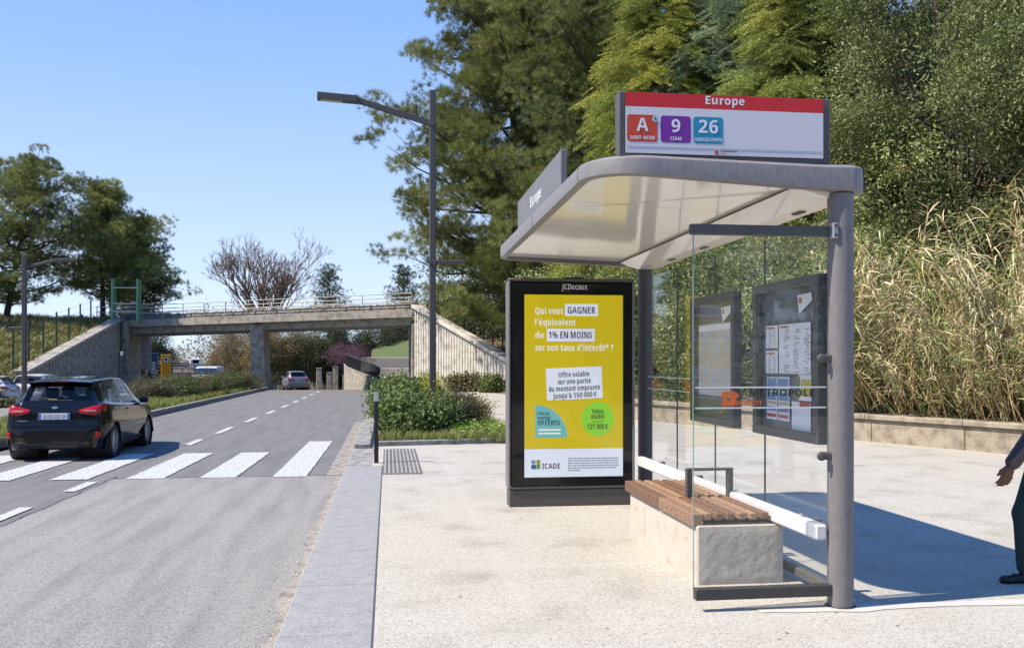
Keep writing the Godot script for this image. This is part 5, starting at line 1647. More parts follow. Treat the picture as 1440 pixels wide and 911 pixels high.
# ---------------------------------------------------------------- vehicles: a body lofted through cross-sections from the rear (s = 0) to the front
class Shell:
	var st := []          # s, bottom, sill half-width, widest half-width, belt height, belt half-width, window top height, roof half-width, roof height
	var length := 4.0
	var axles := []
	var wheel := 0.305
	var holes := []       # openings behind the glass: s0, s1, v0, v1
	func row(s: float) -> Array:
		var k := 0
		while k < st.size() - 2 and s > st[k + 1][0]: k += 1
		var t := clampf((s - st[k][0]) / maxf(st[k + 1][0] - st[k][0], 0.001), 0.0, 1.0)
		var out := []
		for i in 9: out.append(lerpf(st[k][i], st[k + 1][i], t))
		return out
	func points(s: float) -> Array:
		var r := row(s)
		var lo: float = r[1]
		var mid := lerpf(lo, r[4], 0.55)
		return [Vector2(0, lo), Vector2(r[2] * 0.9, lo), Vector2(r[2], lo + 0.05), Vector2(r[3], mid), Vector2(r[5] + 0.012, r[4] - 0.025), Vector2(r[5] - 0.055, r[4] + 0.022), Vector2(lerpf(r[5] - 0.055, r[7], 0.82), r[6]), Vector2(r[7], lerpf(r[6], r[8], 0.72)), Vector2(r[7] * 0.55, r[8] - 0.008), Vector2(0, r[8])]
	func at(s: float, v: float, side := 1.0) -> Vector3:
		var p := points(s)
		var k := clampi(int(v), 0, 8)
		var t := v - k
		var a: Vector2 = p[maxi(k - 1, 0)] if k > 0 else Vector2(-p[1].x, p[1].y)
		var d: Vector2 = p[k + 2] if k < 8 else Vector2(-p[8].x, p[8].y)
		var q: Vector2 = p[k].cubic_interpolate(p[k + 1], p[k].lerp(a, 0.6) if k != 4 else p[k], p[k + 1].lerp(d, 0.6) if k != 4 else p[k + 1], t)
		return Vector3(q.x * side, q.y, length / 2 - s)
	func out(s: float, v: float, side := 1.0) -> Vector3:
		var a := at(s + 0.01, v, side) - at(s - 0.01, v, side)
		var b := at(s, minf(v + 0.05, 9.0), side) - at(s, maxf(v - 0.05, 0.0), side)
		var n := a.cross(b).normalized()
		var c := at(s, v, side) - Vector3(0, 0.7, length / 2 - clampf(s, 0.5, length - 0.5))
		return n if n.dot(c) > 0 else -n
	func body() -> MB:
		var m := MB.new()
		var ss := []
		for k in st.size() - 1:
			var n := maxi(2, int((st[k + 1][0] - st[k][0]) / 0.045))
			for i in n: ss.append(lerpf(st[k][0], st[k + 1][0], float(i) / n))
		ss.append(st[-1][0])
		var vs := []
		for k in 9:
			var n: int = [2, 2, 9, 9, 2, 5, 3, 3, 3][k]
			for i in n: vs.append(k + float(i) / n)
		vs.append(9.0)
		for side in [1.0, -1.0]:
			var pts := []
			var nor := []
			for s in ss:
				var r := []
				var q := []
				for v in vs:
					var p := at(s, v, side)
					q.append(out(clampf(s, 0.012, length - 0.012), clampf(v, 0.06, 8.94), side))
					for a in axles:   # pull points near the wheel arch onto its rim
						var d := Vector2(s - a, p.y - wheel)
						if v > 1.0 and v < 4.0 and absf(d.length() - wheel * 1.17) < 0.032:
							d = d.normalized() * wheel * 1.17
							p.z = length / 2 - (a + d.x); p.y = wheel + d.y
					r.append(p)
				pts.append(r); nor.append(q)
			for i in ss.size() - 1:
				for j in vs.size() - 1:
					var c: Vector3 = (pts[i][j] + pts[i + 1][j] + pts[i][j + 1] + pts[i + 1][j + 1]) / 4.0
					var cut := false
					for a in axles:
						if vs[j] >= 0.9 and vs[j] < 4.0 and Vector2(length / 2 - c.z - a, c.y - wheel).length() < wheel * 1.165: cut = true
					for o in holes:
						if ss[i] > o[0] and ss[i + 1] < o[1] and vs[j] >= o[2] and vs[j + 1] <= o[3]: cut = true
					if cut: continue
					if side > 0: m.quadn(pts[i][j], pts[i + 1][j], pts[i + 1][j + 1], pts[i][j + 1], nor[i][j], nor[i + 1][j], nor[i + 1][j + 1], nor[i][j + 1])
					else: m.quadn(pts[i][j], pts[i][j + 1], pts[i + 1][j + 1], pts[i + 1][j], nor[i][j], nor[i][j + 1], nor[i + 1][j + 1], nor[i + 1][j])
			for e in [0, ss.size() - 1]:   # close the ends
				for j in vs.size() - 1:
					var o := Vector3(0, (pts[e][0].y + pts[e][-1].y) / 2, pts[e][0].z)
					if (e == 0) == (side > 0): m.tri(o, pts[e][j], pts[e][j + 1])
					else: m.tri(o, pts[e][j + 1], pts[e][j])
		return m
	# a piece of the skin between s0..s1 and v0..v1, lifted off the body; s may follow a slant between lower and upper edge
	func patch(s0: float, s1: float, v0: float, v1: float, side: float, lift := 0.006, slant0 := 0.0, slant1 := 0.0) -> MB:
		var m := MB.new()
		var rows := []
		for i in 9:
			var r := []
			for j in 7:
				var v := lerpf(v0, v1, j / 6.0)
				var s := lerpf(s0 + slant0 * j / 6.0, s1 + slant1 * j / 6.0, i / 8.0)
				r.append(at(s, v, side) + out(s, v, side) * lift)
			rows.append(r)
		m.sheet(rows, side > 0)
		return m
	func span(s0: float, s1: float, v0: float, lift := 0.006) -> MB:   # across the whole car
		var m := MB.new()
		var rows := []
		for i in 9:
			var r := []
			var s := lerpf(s0, s1, i / 8.0)
			for j in 15:
				var w := j / 7.0 - 1.0
				r.append(at(s, lerpf(9.0, v0, absf(w)), 1.0 if w >= 0 else -1.0) + out(s, lerpf(8.9, v0, absf(w)), 1.0 if w >= 0 else -1.0) * lift)
			rows.append(r)
		m.sheet(rows, false)
		return m

func hatch_shape() -> Shell:
	var h := Shell.new()
	h.length = 4.04
	h.axles = [0.72, 3.21]
	h.st = [
		[0.00, 0.36, 0.46, 0.56, 0.50, 0.54, 0.52, 0.46, 0.55], [0.025, 0.26, 0.58, 0.68, 0.60, 0.66, 0.62, 0.56, 0.645], [0.07, 0.22, 0.67, 0.765, 0.66, 0.74, 0.68, 0.64, 0.70],
		[0.09, 0.21, 0.69, 0.785, 0.86, 0.745, 0.88, 0.62, 0.90], [0.15, 0.20, 0.73, 0.82, 0.97, 0.755, 0.99, 0.57, 1.01], [0.36, 0.19, 0.77, 0.858, 1.01, 0.765, 1.21, 0.53, 1.27], [0.50, 0.18, 0.78, 0.866, 1.01, 0.775, 1.30, 0.52, 1.39], [0.64, 0.18, 0.78, 0.868, 1.00, 0.78, 1.335, 0.525, 1.432],
		[0.90, 0.17, 0.78, 0.868, 0.985, 0.785, 1.35, 0.535, 1.456], [1.60, 0.16, 0.78, 0.867, 0.95, 0.79, 1.37, 0.54, 1.478], [2.20, 0.16, 0.78, 0.866, 0.925, 0.79, 1.345, 0.535, 1.452], [2.55, 0.16, 0.78, 0.866, 0.915, 0.79, 1.285, 0.53, 1.385],
		[3.05, 0.17, 0.78, 0.865, 0.905, 0.785, 1.04, 0.60, 1.105], [3.28, 0.18, 0.78, 0.86, 0.90, 0.78, 0.93, 0.66, 0.975], [3.60, 0.20, 0.77, 0.85, 0.83, 0.76, 0.86, 0.64, 0.90], [3.86, 0.22, 0.72, 0.80, 0.72, 0.70, 0.75, 0.58, 0.79], [3.99, 0.26, 0.62, 0.70, 0.60, 0.62, 0.62, 0.50, 0.66], [4.04, 0.32, 0.52, 0.58, 0.50, 0.52, 0.52, 0.42, 0.55]]
	h.holes = [[0.90, 1.50, 5.0, 6.0], [1.62, 2.55, 5.0, 6.0], [0.19, 0.43, 7.0, 9.0], [2.62, 3.15, 7.0, 9.0]]
	return h
func van_shape() -> Shell:
	var h := Shell.new()
	h.length = 4.7
	h.wheel = 0.33
	h.axles = [0.85, 3.75]
	h.st = [
		[0.00, 0.45, 0.80, 0.86, 1.05, 0.84, 1.60, 0.74, 1.72], [0.06, 0.35, 0.84, 0.90, 1.08, 0.88, 1.70, 0.80, 1.84], [0.40, 0.28, 0.84, 0.92, 1.08, 0.90, 1.74, 0.80, 1.90], [2.75, 0.26, 0.84, 0.92, 1.06, 0.90, 1.74, 0.80, 1.90], [3.05, 0.26, 0.84, 0.92, 1.05, 0.90, 1.66, 0.78, 1.82],
		[3.70, 0.27, 0.84, 0.91, 1.04, 0.88, 1.15, 0.80, 1.22], [3.95, 0.28, 0.84, 0.90, 1.00, 0.86, 1.03, 0.74, 1.08], [4.40, 0.30, 0.80, 0.87, 0.86, 0.80, 0.90, 0.68, 0.95], [4.62, 0.34, 0.74, 0.80, 0.70, 0.74, 0.74, 0.60, 0.79], [4.70, 0.40, 0.64, 0.70, 0.60, 0.64, 0.62, 0.52, 0.66]]
	return h

func wheel(parent: Node, p: Vector3, r: float, side: float, rim: Material) -> void:
	var w := Node3D.new()
	w.name = "wheel"
	parent.add_child(w, true)
	w.position = p
	var ax := Vector3(side, 0, 0)
	var t := MB.new()
	t.lathe(Vector3(-0.10 * side, 0, 0), ax, [[r * 0.60, 0.0], [r * 0.93, 0.0], [r, 0.03], [r, 0.165], [r * 0.95, 0.195], [r * 0.70, 0.20], [r * 0.66, 0.185]], 36)
	obj("tyre", t, M.rubber, w)
	var m := MB.new()
	m.lathe(Vector3(-0.10 * side, 0, 0), ax, [[r * 0.68, 0.192], [r * 0.63, 0.185], [r * 0.62, 0.11]], 36)
	for k in 10:
		var a := TAU * k / 10.0
		var d := Vector3(0, cos(a), sin(a))
		m.box(Vector3(0.065 * side, 0, 0) + d * r * 0.37, Vector3(0.018, r * 0.52, r * 0.12), 0.004, Basis(Vector3.RIGHT, d, Vector3.RIGHT.cross(d)))
	m.lathe(Vector3(0.055 * side, 0, 0), ax, [[r * 0.20, 0.0], [r * 0.18, 0.028], [0.0, 0.032]], 16)
	obj("rim", m, rim, w)
	var disc := MB.new()
	disc.cyl(Vector3(0.0, 0, 0), ax, r * 0.61, 0.015 , 24)
	obj("brake_disc", disc, M.dark_metal, w)

func make_car(called: String, label: String, category: String, h: Shell, shell: Mesh, at: Vector3, turn: float, paint: Material, rim: Material, van := false, group := "") -> Node3D:
	var c := thing(called, label, category, at, turn, group)
	obj("body", shell, paint, c)
	var tinted := mat(lin(0.0144, 0.0216, 0.0252), 0.05)
	tinted.metallic_specular = 0.7
	var see := glass(0.30, Color(0.02, 0.03, 0.03))
	var L := h.length
	for side in [1.0, -1.0]:
		for a in h.axles:
			wheel(c, Vector3(side * (h.row(a)[3] - 0.125), h.wheel, L / 2 - a), h.wheel, side, rim)
			var well := MB.new()
			well.lathe(Vector3(side * 0.40, h.wheel, L / 2 - a), Vector3(side, 0, 0), [[0.0, 0.0], [h.wheel * 1.17, 0.0], [h.wheel * 1.17, h.row(a)[3] - 0.41]], 28)
			obj("wheel_well", well, M.black_matt, c)
			var lip := MB.new()
			var pts := []
			for k in 15:
				var an := lerpf(-0.12, PI + 0.12, k / 14.0)
				pts.append(Vector3(side * (h.row(a)[3] - 0.004 - 0.03 * sin(an)), h.wheel + sin(an) * h.wheel * 1.19, L / 2 - a + cos(an) * h.wheel * 1.19))
			lip.tube(pts, pts.map(func(_p): return 0.014), 6)
			obj("arch_lip", lip, paint, c)
		if van:
			obj("side_window", h.patch(2.95, 3.62, 5.12, 5.9, side, 0.006, 0.0, -0.5), tinted, c)
		else:
			obj("side_window", h.patch(0.76, 1.54, 5.05, 5.97, side, 0.006, 0.05, 0.0), see, c)
			obj("side_window", h.patch(1.59, 2.98, 5.05, 5.97, side, 0.006, 0.0, -0.40), see, c)
		if not van:
			for s in [1.05, 1.98]:
				var dh: Vector3 = h.at(s - 0.28, 4.0 - 0.25, side)
				block("door_handle", dh + Vector3(side * 0.015, 0, 0), Vector3(0.03, 0.028, 0.19), paint, c, 0.01)
			obj("door_seam", h.patch(1.553, 1.561, 2.2, 4.9, side, 0.003), M.black_matt, c)
			obj("door_seam", h.patch(2.66, 2.668, 2.2, 4.9, side, 0.003), M.black_matt, c)
			obj("sill_strip", h.patch(1.08, 2.84, 1.9, 2.25, side, 0.008), M.black_matt, c)
		var ms := 2.86 if not van else 3.5
		var mp: Vector3 = h.at(ms, 5.1, side) + Vector3(side * 0.12, 0.03, 0)
		block("door_mirror", mp, Vector3(0.19, 0.13, 0.10), paint, c, 0.035)
	if van:
		obj("windscreen", h.span(3.10, 3.66, 6.4), tinted, c)
		for side in [1.0, -1.0]: obj("headlight", h.patch(4.30, 4.56, 4.2, 6.0, side, 0.008), mat(lin(0.504, 0.5184, 0.54), 0.1), c)
		block("grille", Vector3(0, 0.62, -L / 2 + 0.005), Vector3(0.85, 0.16, 0.04), M.black_matt, c, 0.01)
		block("number_plate", Vector3(0, 0.46, -L / 2 - 0.004), Vector3(0.50, 0.11, 0.012), mat(lin(0.54, 0.54, 0.54), 0.4), c)
		return c
	obj("windscreen", h.span(2.57, 3.22, 6.7), see, c)
	obj("rear_window", h.span(0.165, 0.455, 6.75), see, c)
	var cloth := mat(lin(0.0216, 0.0216, 0.0238), 0.9)
	for q in [[-0.36, 1.95], [0.36, 1.95], [-0.36, 1.05], [0.36, 1.05]]:
		block("seat", Vector3(q[0], 0.82, L / 2 - q[1]), Vector3(0.48, 0.58, 0.16), cloth, c, 0.06)
		block("headrest", Vector3(q[0], 1.18, L / 2 - q[1]), Vector3(0.26, 0.17, 0.10), cloth, c, 0.04)
	block("dashboard", Vector3(0, 0.80, L / 2 - 2.95), Vector3(1.40, 0.22, 0.36), cloth, c, 0.06)
	var spoiler := MB.new()
	spoiler.sheet([[Vector3(-0.52, 1.405, L / 2 - 0.60), Vector3(0, 1.442, L / 2 - 0.60), Vector3(0.52, 1.405, L / 2 - 0.60)], [Vector3(-0.54, 1.385, L / 2 - 0.34), Vector3(0, 1.415, L / 2 - 0.30), Vector3(0.54, 1.385, L / 2 - 0.34)], [Vector3(-0.53, 1.365, L / 2 - 0.36), Vector3(0, 1.39, L / 2 - 0.32), Vector3(0.53, 1.365, L / 2 - 0.36)], [Vector3(-0.52, 1.33, L / 2 - 0.46), Vector3(0, 1.36, L / 2 - 0.46), Vector3(0.52, 1.33, L / 2 - 0.46)]], true)
	obj("roof_spoiler", spoiler, paint, c)
	var red := mat(lin(0.36, 0.0058, 0.0086), 0.08)
	var pale := mat(lin(0.4464, 0.288, 0.288), 0.1)
	for side in [1.0, -1.0]:
		# wrap-round tail light
		var tl := MB.new()
		var rows := []
		for i in 12:
			var t := i / 11.0
			var k := clampf((t - 0.62) / 0.38, 0.0, 1.0)
			var r := minf(t / 0.62, 1.0)
			var x := lerpf(0.40, 0.745, r) + 0.045 * sin(k * PI / 2)
			var zz := L / 2 - 0.075 - 0.055 * pow(r, 3.0) - 0.21 * k
			var up := lerpf(0.905, 0.995, r) + 0.005 * k
			var dn := lerpf(0.850, 0.790, r) + 0.13 * k * k
			rows.append([Vector3(side * (x - 0.01), up, zz - 0.03 * (1.0 - k)), Vector3(side * (x + 0.012), lerpf(up, dn, 0.2), zz + 0.012), Vector3(side * (x + 0.016), lerpf(up, dn, 0.7), zz + 0.030), Vector3(side * (x + 0.008), dn, zz + 0.012)])
		tl.sheet(rows, side < 0)
		var lamp := obj("tail_light", tl, red, c)
		block("light_strip", Vector3(side * 0.60, 0.885, L / 2 - 0.062), Vector3(0.19, 0.030, 0.012), pale, lamp, 0.004, Basis(Vector3.UP, side * 0.12))
		block("reflector", Vector3(side * 0.735, 0.47, L / 2 - 0.035), Vector3(0.085, 0.10, 0.03), red, c, 0.014, Basis(Vector3.UP, side * 0.5))
		obj("headlight", h.patch(3.52, 3.88, 4.3, 6.2, side, 0.008), mat(lin(0.504, 0.5184, 0.54), 0.1), c)
	block("brake_light", Vector3(0, 1.392, L / 2 - 0.318), Vector3(0.28, 0.018, 0.02), red, c, 0.003)
	var plate := block("number_plate", Vector3(0, 0.795, L / 2 - 0.052), Vector3(0.52, 0.11, 0.014), mat(lin(0.4464, 0.4752, 0.5328), 0.35), c, 0.003, Basis(Vector3.RIGHT, -0.14))
	block("plate_edge", Vector3(-0.238, 0.795, L / 2 - 0.0445), Vector3(0.036, 0.10, 0.006), mat(lin(0.0144, 0.0576, 0.324), 0.4), plate, 0.0, Basis(Vector3.RIGHT, -0.14))
	block("plate_edge", Vector3(0.238, 0.795, L / 2 - 0.0445), Vector3(0.036, 0.10, 0.006), mat(lin(0.0144, 0.0576, 0.324), 0.4), plate, 0.0, Basis(Vector3.RIGHT, -0.14))
	var smudge := MB.new()
	for q in [[-0.15, 0.06], [-0.06, 0.08], [0.05, 0.09], [0.155, 0.06]]:
		smudge.box(Vector3(q[0], 0.795, L / 2 - 0.0442), Vector3(q[1], 0.062, 0.005), 0.0, Basis(Vector3.RIGHT, -0.14))
	obj("plate_smudge", smudge, mat(lin(0.2592, 0.2736, 0.3168), 0.5), plate)
	var badge := MB.new()
	badge.lathe(Vector3(0, 0.945, L / 2 - 0.115), Vector3(0, 0.35, 1), [[0.052, 0.0], [0.052, 0.010], [0.045, 0.013], [0.0, 0.0135]], 20)
	obj("badge", badge, M.chrome, c, Transform3D(Basis.from_scale(Vector3(1.0, 0.45, 1.0)), Vector3(0, 0.52, 0)))
	block("wiper", Vector3(0.10, 1.065, L / 2 - 0.20), Vector3(0.34, 0.022, 0.03), M.black_matt, c, 0.006)
	block("lower_bumper", Vector3(0, 0.315, L / 2 - 0.045), Vector3(1.22, 0.10, 0.08), M.black_matt, c, 0.03)
	block("bumper_crease", Vector3(0, 0.625, L / 2 - 0.028), Vector3(1.42, 0.016, 0.03), paint, c, 0.006)
	var ant := MB.new()
	ant.rod(Vector3(0.0, 1.46, L / 2 - 0.75), Vector3(0.0, 1.66, L / 2 - 0.60), 0.006, 6)
	obj("antenna", ant, M.black_matt, c)
	return c

func traffic() -> void:
	var h := hatch_shape()
	var shell := h.body().mesh()
	var black := mat(lin(0.005, 0.0054, 0.0065), 0.2, 0.0, 0.2)
	black.clearcoat_enabled = true
	black.clearcoat = 0.7
	black.clearcoat_roughness = 0.03
	var silver := mat(lin(0.216, 0.2232, 0.2376), 0.3, 0.6)
	silver.clearcoat_enabled = true
	var white := mat(lin(0.5184, 0.5256, 0.5328), 0.25)
	white.clearcoat_enabled = true
	var car := make_car("black_hatchback", "glossy black hatchback driving away over the crosswalk", "car", h, shell, Vector3(-5.84, ROAD, -19.08), 0.015, black, M.silver)
	block("badge_strip", Vector3(-0.52, 0.715, 2.02 - 0.048), Vector3(0.16, 0.020, 0.008), M.chrome, car, 0.003)
	block("sticker", Vector3(-0.06, 1.09, 2.02 - 0.165), Vector3(0.15, 0.018, 0.012), mat(lin(0.468, 0.36, 0.036), 0.6), car)
	make_car("silver_car", "silver grey hatchback going away under the bridge", "car", h, shell, Vector3(-7.2, -0.62, -73.5), 0.22, silver, M.silver)
	make_car("parked_car", "pale silver car parked beside the grey street lamp", "car", h, shell, Vector3(-18.3, -0.47, -43.2), PI * 0.5, white, M.silver, false, "parked cars")
	make_car("parked_car", "white car parked under the dark wing wall", "car", h, shell, Vector3(-16.25, -0.46, -46.0), 0.04, white, M.silver, false, "parked cars")
	var v := van_shape()
	make_car("white_van", "white delivery van facing the street beyond the bridge", "van", v, v.body().mesh(), Vector3(-14.3, -0.70, -76.5), PI - 0.02, white, M.silver, true)

func far_things() -> void:
	# dealer pylons
	var y := thing("yellow_pylon", "tall yellow pylon sign with a silver diamond emblem", "sign", Vector3(-18.8, -0.85, -82.0), 0.15)
	block("pylon_body", Vector3(0, 1.50, 0), Vector3(0.80, 3.05, 0.28), mat(lin(0.4752, 0.2376, 0.0072), 0.4), y, 0.03)
	block("emblem_field", Vector3(0, 2.60, 0.142), Vector3(0.40, 0.46, 0.012), mat(lin(0.5184, 0.5184, 0.504), 0.4), y)
	var dia := MB.new()
	dia.quad(Vector3(0, 2.42, 0.155), Vector3(0.12, 2.60, 0.155), Vector3(0, 2.78, 0.155), Vector3(-0.12, 2.60, 0.155))
	obj("diamond", dia, M.dark_metal, y)
	var b := thing("blue_pylon", "tall dark blue pylon sign with white upright lettering", "sign", Vector3(-19.95, -0.85, -82.5), 0.12)
	block("pylon_body", Vector3(0, 1.58, 0), Vector3(0.68, 3.2, 0.28), mat(lin(0.0086, 0.0468, 0.1152), 0.4), b, 0.03)
	letters(b, "LERIS", Vector3(0.17, 1.15, 0.145), Basis(Vector3.BACK, PI / 2), 0.34, mat(lin(0.504, 0.5184, 0.54), 0.5), 1.25)
	# no entry sign
	var n := thing("no_entry_sign", "round red no entry sign with a white bar on a pole", "road sign", Vector3(-20.6, 0.3, -49.5), 0.35)
	var pole := MB.new()
	pole.cyl(Vector3(0, -0.5, -0.03), Vector3.UP, 0.03, 2.5, 10)
	obj("pole", pole, M.silver, n)
	var disc := MB.new()
	disc.cyl(Vector3(0, 1.72, 0), Vector3(0, 0, 1), 0.31, 0.02, 32)
	obj("sign_disc", disc, mat(lin(0.396, 0.0144, 0.0216), 0.4), n)
	card(n, "white_bar", Vector3(0, 1.72, 0.022), Basis(), 0.42, 0.09, mat(lin(0.576, 0.576, 0.576), 0.4))
	# green portal frame at the end of the bridge
	var g := thing("green_frame", "tall green steel frame with white crossbars at the end of the bridge", "steel frame", Vector3(-17.7, 4.2, -62.6), -0.12)
	for x in [0.0, 1.62]:  # one green steel, its lit and shaded faces painted as two colours
		block("upright", Vector3(x, 1.35, 0), Vector3(0.13, 2.75, 0.10), M.lit_green, g, 0.01)
		block("upright_web", Vector3(x + 0.13, 1.32, -0.06), Vector3(0.13, 2.70, 0.14), M.shaded_green, g, 0.01)
	for h in [0.62, 1.12, 2.15]:
		block("crossbar", Vector3(0.8, h, 0.02), Vector3(1.6, 0.07, 0.05), M.white_metal, g, 0.01)
	# pipe rails leading to the bridge
	var r := thing("approach_railing", "short pale pipe railing behind the green frame", "railing", Vector3(-19.2, 4.2, -64.5))
	for k in 4: block("railing_post", Vector3(k * 1.3, 0.5, 0), Vector3(0.05, 1.0, 0.05), M.white_metal, r)
	for h in [0.3, 0.65, 1.0]: block("rail", Vector3(1.95, h, 0.04), Vector3(4.0, 0.05, 0.04), M.white_metal, r)
	# post with a pale top beside the pylons
	var p := thing("marker_post", "slim dark post with a white top near the pylons", "post", Vector3(-15.3, -0.1, -56.0))
	block("post", Vector3(0, 1.0, 0), Vector3(0.13, 2.1, 0.13), M.dark_metal, p, 0.01)
	block("post_top", Vector3(0, 2.15, 0), Vector3(0.12, 0.22, 0.12), M.white_metal, p, 0.01)
	# downpipe at the corner of the dark wing wall
	var d := thing("drain_pipe", "dark drain pipe with a grey box at the bridge corner", "pipe", Vector3(-17.15, 0, -62.9))
	var dm := MB.new()
	dm.cyl(Vector3(0.0, -0.2, 0.22), Vector3.UP, 0.06, 4.9, 10)
	obj("pipe", dm, M.dark_metal, d)
	block("cabinet", Vector3(0.02, 1.75, 0.28), Vector3(0.42, 0.60, 0.16), mat(lin(0.072, 0.108, 0.144), 0.5), d, 0.02)
	# curved parapet with railing beyond the bridge, stub posts, terraces and lawn
	var c := thing("curved_parapet", "curving concrete parapet with a grey bar railing beyond the bridge", "wall", Vector3.ZERO)
	var path := [Vector2(-3.5, -77.0), Vector2(-3.2, -72.5), Vector2(-2.6, -69.3), Vector2(-1.9, -66.6), Vector2(-1.1, -64.2), Vector2(-0.55, -62.0)]
	var pts := []
	for k in 26:   # smooth the path
		var f := k / 25.0 * 4.999
		var i := int(f)
		var q: Vector2 = path[i].cubic_interpolate(path[i + 1], path[maxi(i - 1, 0)], path[mini(i + 2, 5)], f - i)
		pts.append(Vector3(q.x, lerpf(1.38, 0.25, pow(k / 25.0, 1.3)), q.y))
	var pw := MB.new()
	var rail_pts := []
	for off in [[0.12, 1.0], [-0.12, -1.0]]:
		pw.sheet([pts.map(func(p: Vector3) -> Vector3: return Vector3(p.x + off[0], -1.4, p.z)), pts.map(func(p: Vector3) -> Vector3: return Vector3(p.x + off[0], p.y, p.z))], off[1] < 0)
	pw.sheet([pts.map(func(p: Vector3) -> Vector3: return Vector3(p.x - 0.15, p.y, p.z)), pts.map(func(p: Vector3) -> Vector3: return Vector3(p.x + 0.15, p.y, p.z))])
	pw.quad(pts[-1] + Vector3(-0.12, -1.6, 0), pts[-1] + Vector3(0.12, -1.6, 0), pts[-1] + Vector3(0.12, 0, 0), pts[-1] + Vector3(-0.12, 0, 0))
	obj("parapet_wall", pw, M.concrete, c)
	var hr := MB.new()
	rail_pts = pts.map(func(p: Vector3) -> Vector3: return p + Vector3(0, 0.88, 0))
	hr.tube(rail_pts, rail_pts.map(func(_p): return 0.035), 6)
	obj("handrail", hr, M.dark_metal, c)
	for k in 25:
		for i in 3:
			var q: Vector3 = pts[k].lerp(pts[k + 1], (i + 0.5) / 3.0)
			block("bar", q + Vector3(0, 0.43, 0), Vector3(0.035, 0.88, 0.035), M.dark_metal, c)
	for s in [[-5.7, -78.0, 1.9, "second tallest"], [-4.95, -79.5, 1.5, "second lowest"], [-4.3, -77.0, 2.0, "tallest"], [-3.6, -79.0, 1.3, "lowest"]]:
		var sp := thing("concrete_post", "%s concrete post before the purple tree" % s[3], "post", Vector3(s[0], -0.9, s[1]), 0.0, "concrete posts before the purple tree")
		block("post_shaft", Vector3(0, s[2] / 2, 0), Vector3(0.42, s[2], 0.42), M.concrete, sp, 0.03)
		block("post_cap", Vector3(0, s[2] + 0.03, 0), Vector3(0.46, 0.06, 0.46), M.concrete, sp, 0.02)
	var t := thing("terrace_wall", "cream retaining walls stepping down from the lawn under the bridge", "wall", Vector3.ZERO)
	var light_wall := ground_mat(lin(0.576, 0.504, 0.3744), noise_tex(73, 0.03, 0.8, 1.0, 4), 1.5, null, 1, 0.9)
	block("upper_wall", Vector3(1.9, 1.3, -84.0), Vector3(8.6, 1.3, 0.5), light_wall, t, 0.03)
	block("lower_wall", Vector3(2.6, 0.55, -81.0), Vector3(7.0, 0.9, 0.5), light_wall, t, 0.03)
	block("ramp", Vector3(1.8, -0.02, -70.0), Vector3(4.6, 0.3, 22.0), M.paving, t, 0.02, Basis(Vector3.RIGHT, -0.02))
	var rows := []
	for i in 8:
		var row := []
		for j in 10: row.append(Vector3(-1.6 + j * 1.0, 1.75 + i * 0.22 + minf(j, 5) * 0.14 * i / 7.0, -84.2 - i * 1.6))
		rows.append(row)
	var lawn := MB.new()
	lawn.sheet(rows)
	var lm := ground_mat(lin(0.1152, 0.1512, 0.0432), noise_tex(71, 0.09, 0.5, 1.0, 4), 1.5, null, 1, 1.0)
	struct("lawn", lawn, lm)
	var hs := thing("cream_house", "cream house wall glimpsed through trees above the lawn", "house", Vector3(3.6, 3.0, -104.0))
	block("wall", Vector3(0, 1.2, 0), Vector3(9.0, 3.6, 5.0), mat(lin(0.4464, 0.3456, 0.2376), 0.9), hs, 0.03)
	block("roof", Vector3(0, 3.1, 0), Vector3(9.6, 0.25, 5.6), mat(lin(0.288, 0.144, 0.0864), 0.9), hs, 0.03)
	for x in [-2.4, 0.2, 2.6]: block("window", Vector3(x, 1.4, 2.52), Vector3(0.9, 1.2, 0.06), M.dark_metal, hs, 0.01)
	# the far road with guard rail and a small lorry
	var fr := MB.new()
	fr.slab([Vector2(-48, -112), Vector2(-14, -112), Vector2(-14, -120), Vector2(-48, -120)], -3.0, 0.35)
	struct("far_road", fr, M.street)
	var gr := thing("guard_rail", "pale guard rail along the far road", "guard rail", Vector3(-31.0, 0.35, -111.8))
	for k in 11: block("rail_post", Vector3(-12 + k * 2.4, 0.35, -0.08), Vector3(0.10, 0.9, 0.08), M.silver, gr)
	for h in [0.45, 0.85]: block("rail", Vector3(0, h, 0), Vector3(26, 0.20, 0.05), M.silver, gr, 0.01)
	var lo := thing("small_lorry", "small white lorry on the far road", "lorry", Vector3(-24.2, 0.35, -115.0), 0.1)
	block("cab", Vector3(1.2, 1.0, 0), Vector3(1.2, 1.2, 1.5), M.white_metal, lo, 0.12)
	block("cab_window", Vector3(1.3, 1.22, 0.75), Vector3(0.7, 0.42, 0.05), M.black, lo, 0.02)
	block("load_bed", Vector3(-1.0, 0.85, 0), Vector3(2.8, 0.5, 1.8), M.dark_metal, lo, 0.04)
	for x in [-1.6, 1.2]:
		for z in [-0.8, 0.8]: wheel(lo, Vector3(x, 0.38, z), 0.38, 1.0, M.dark_metal)

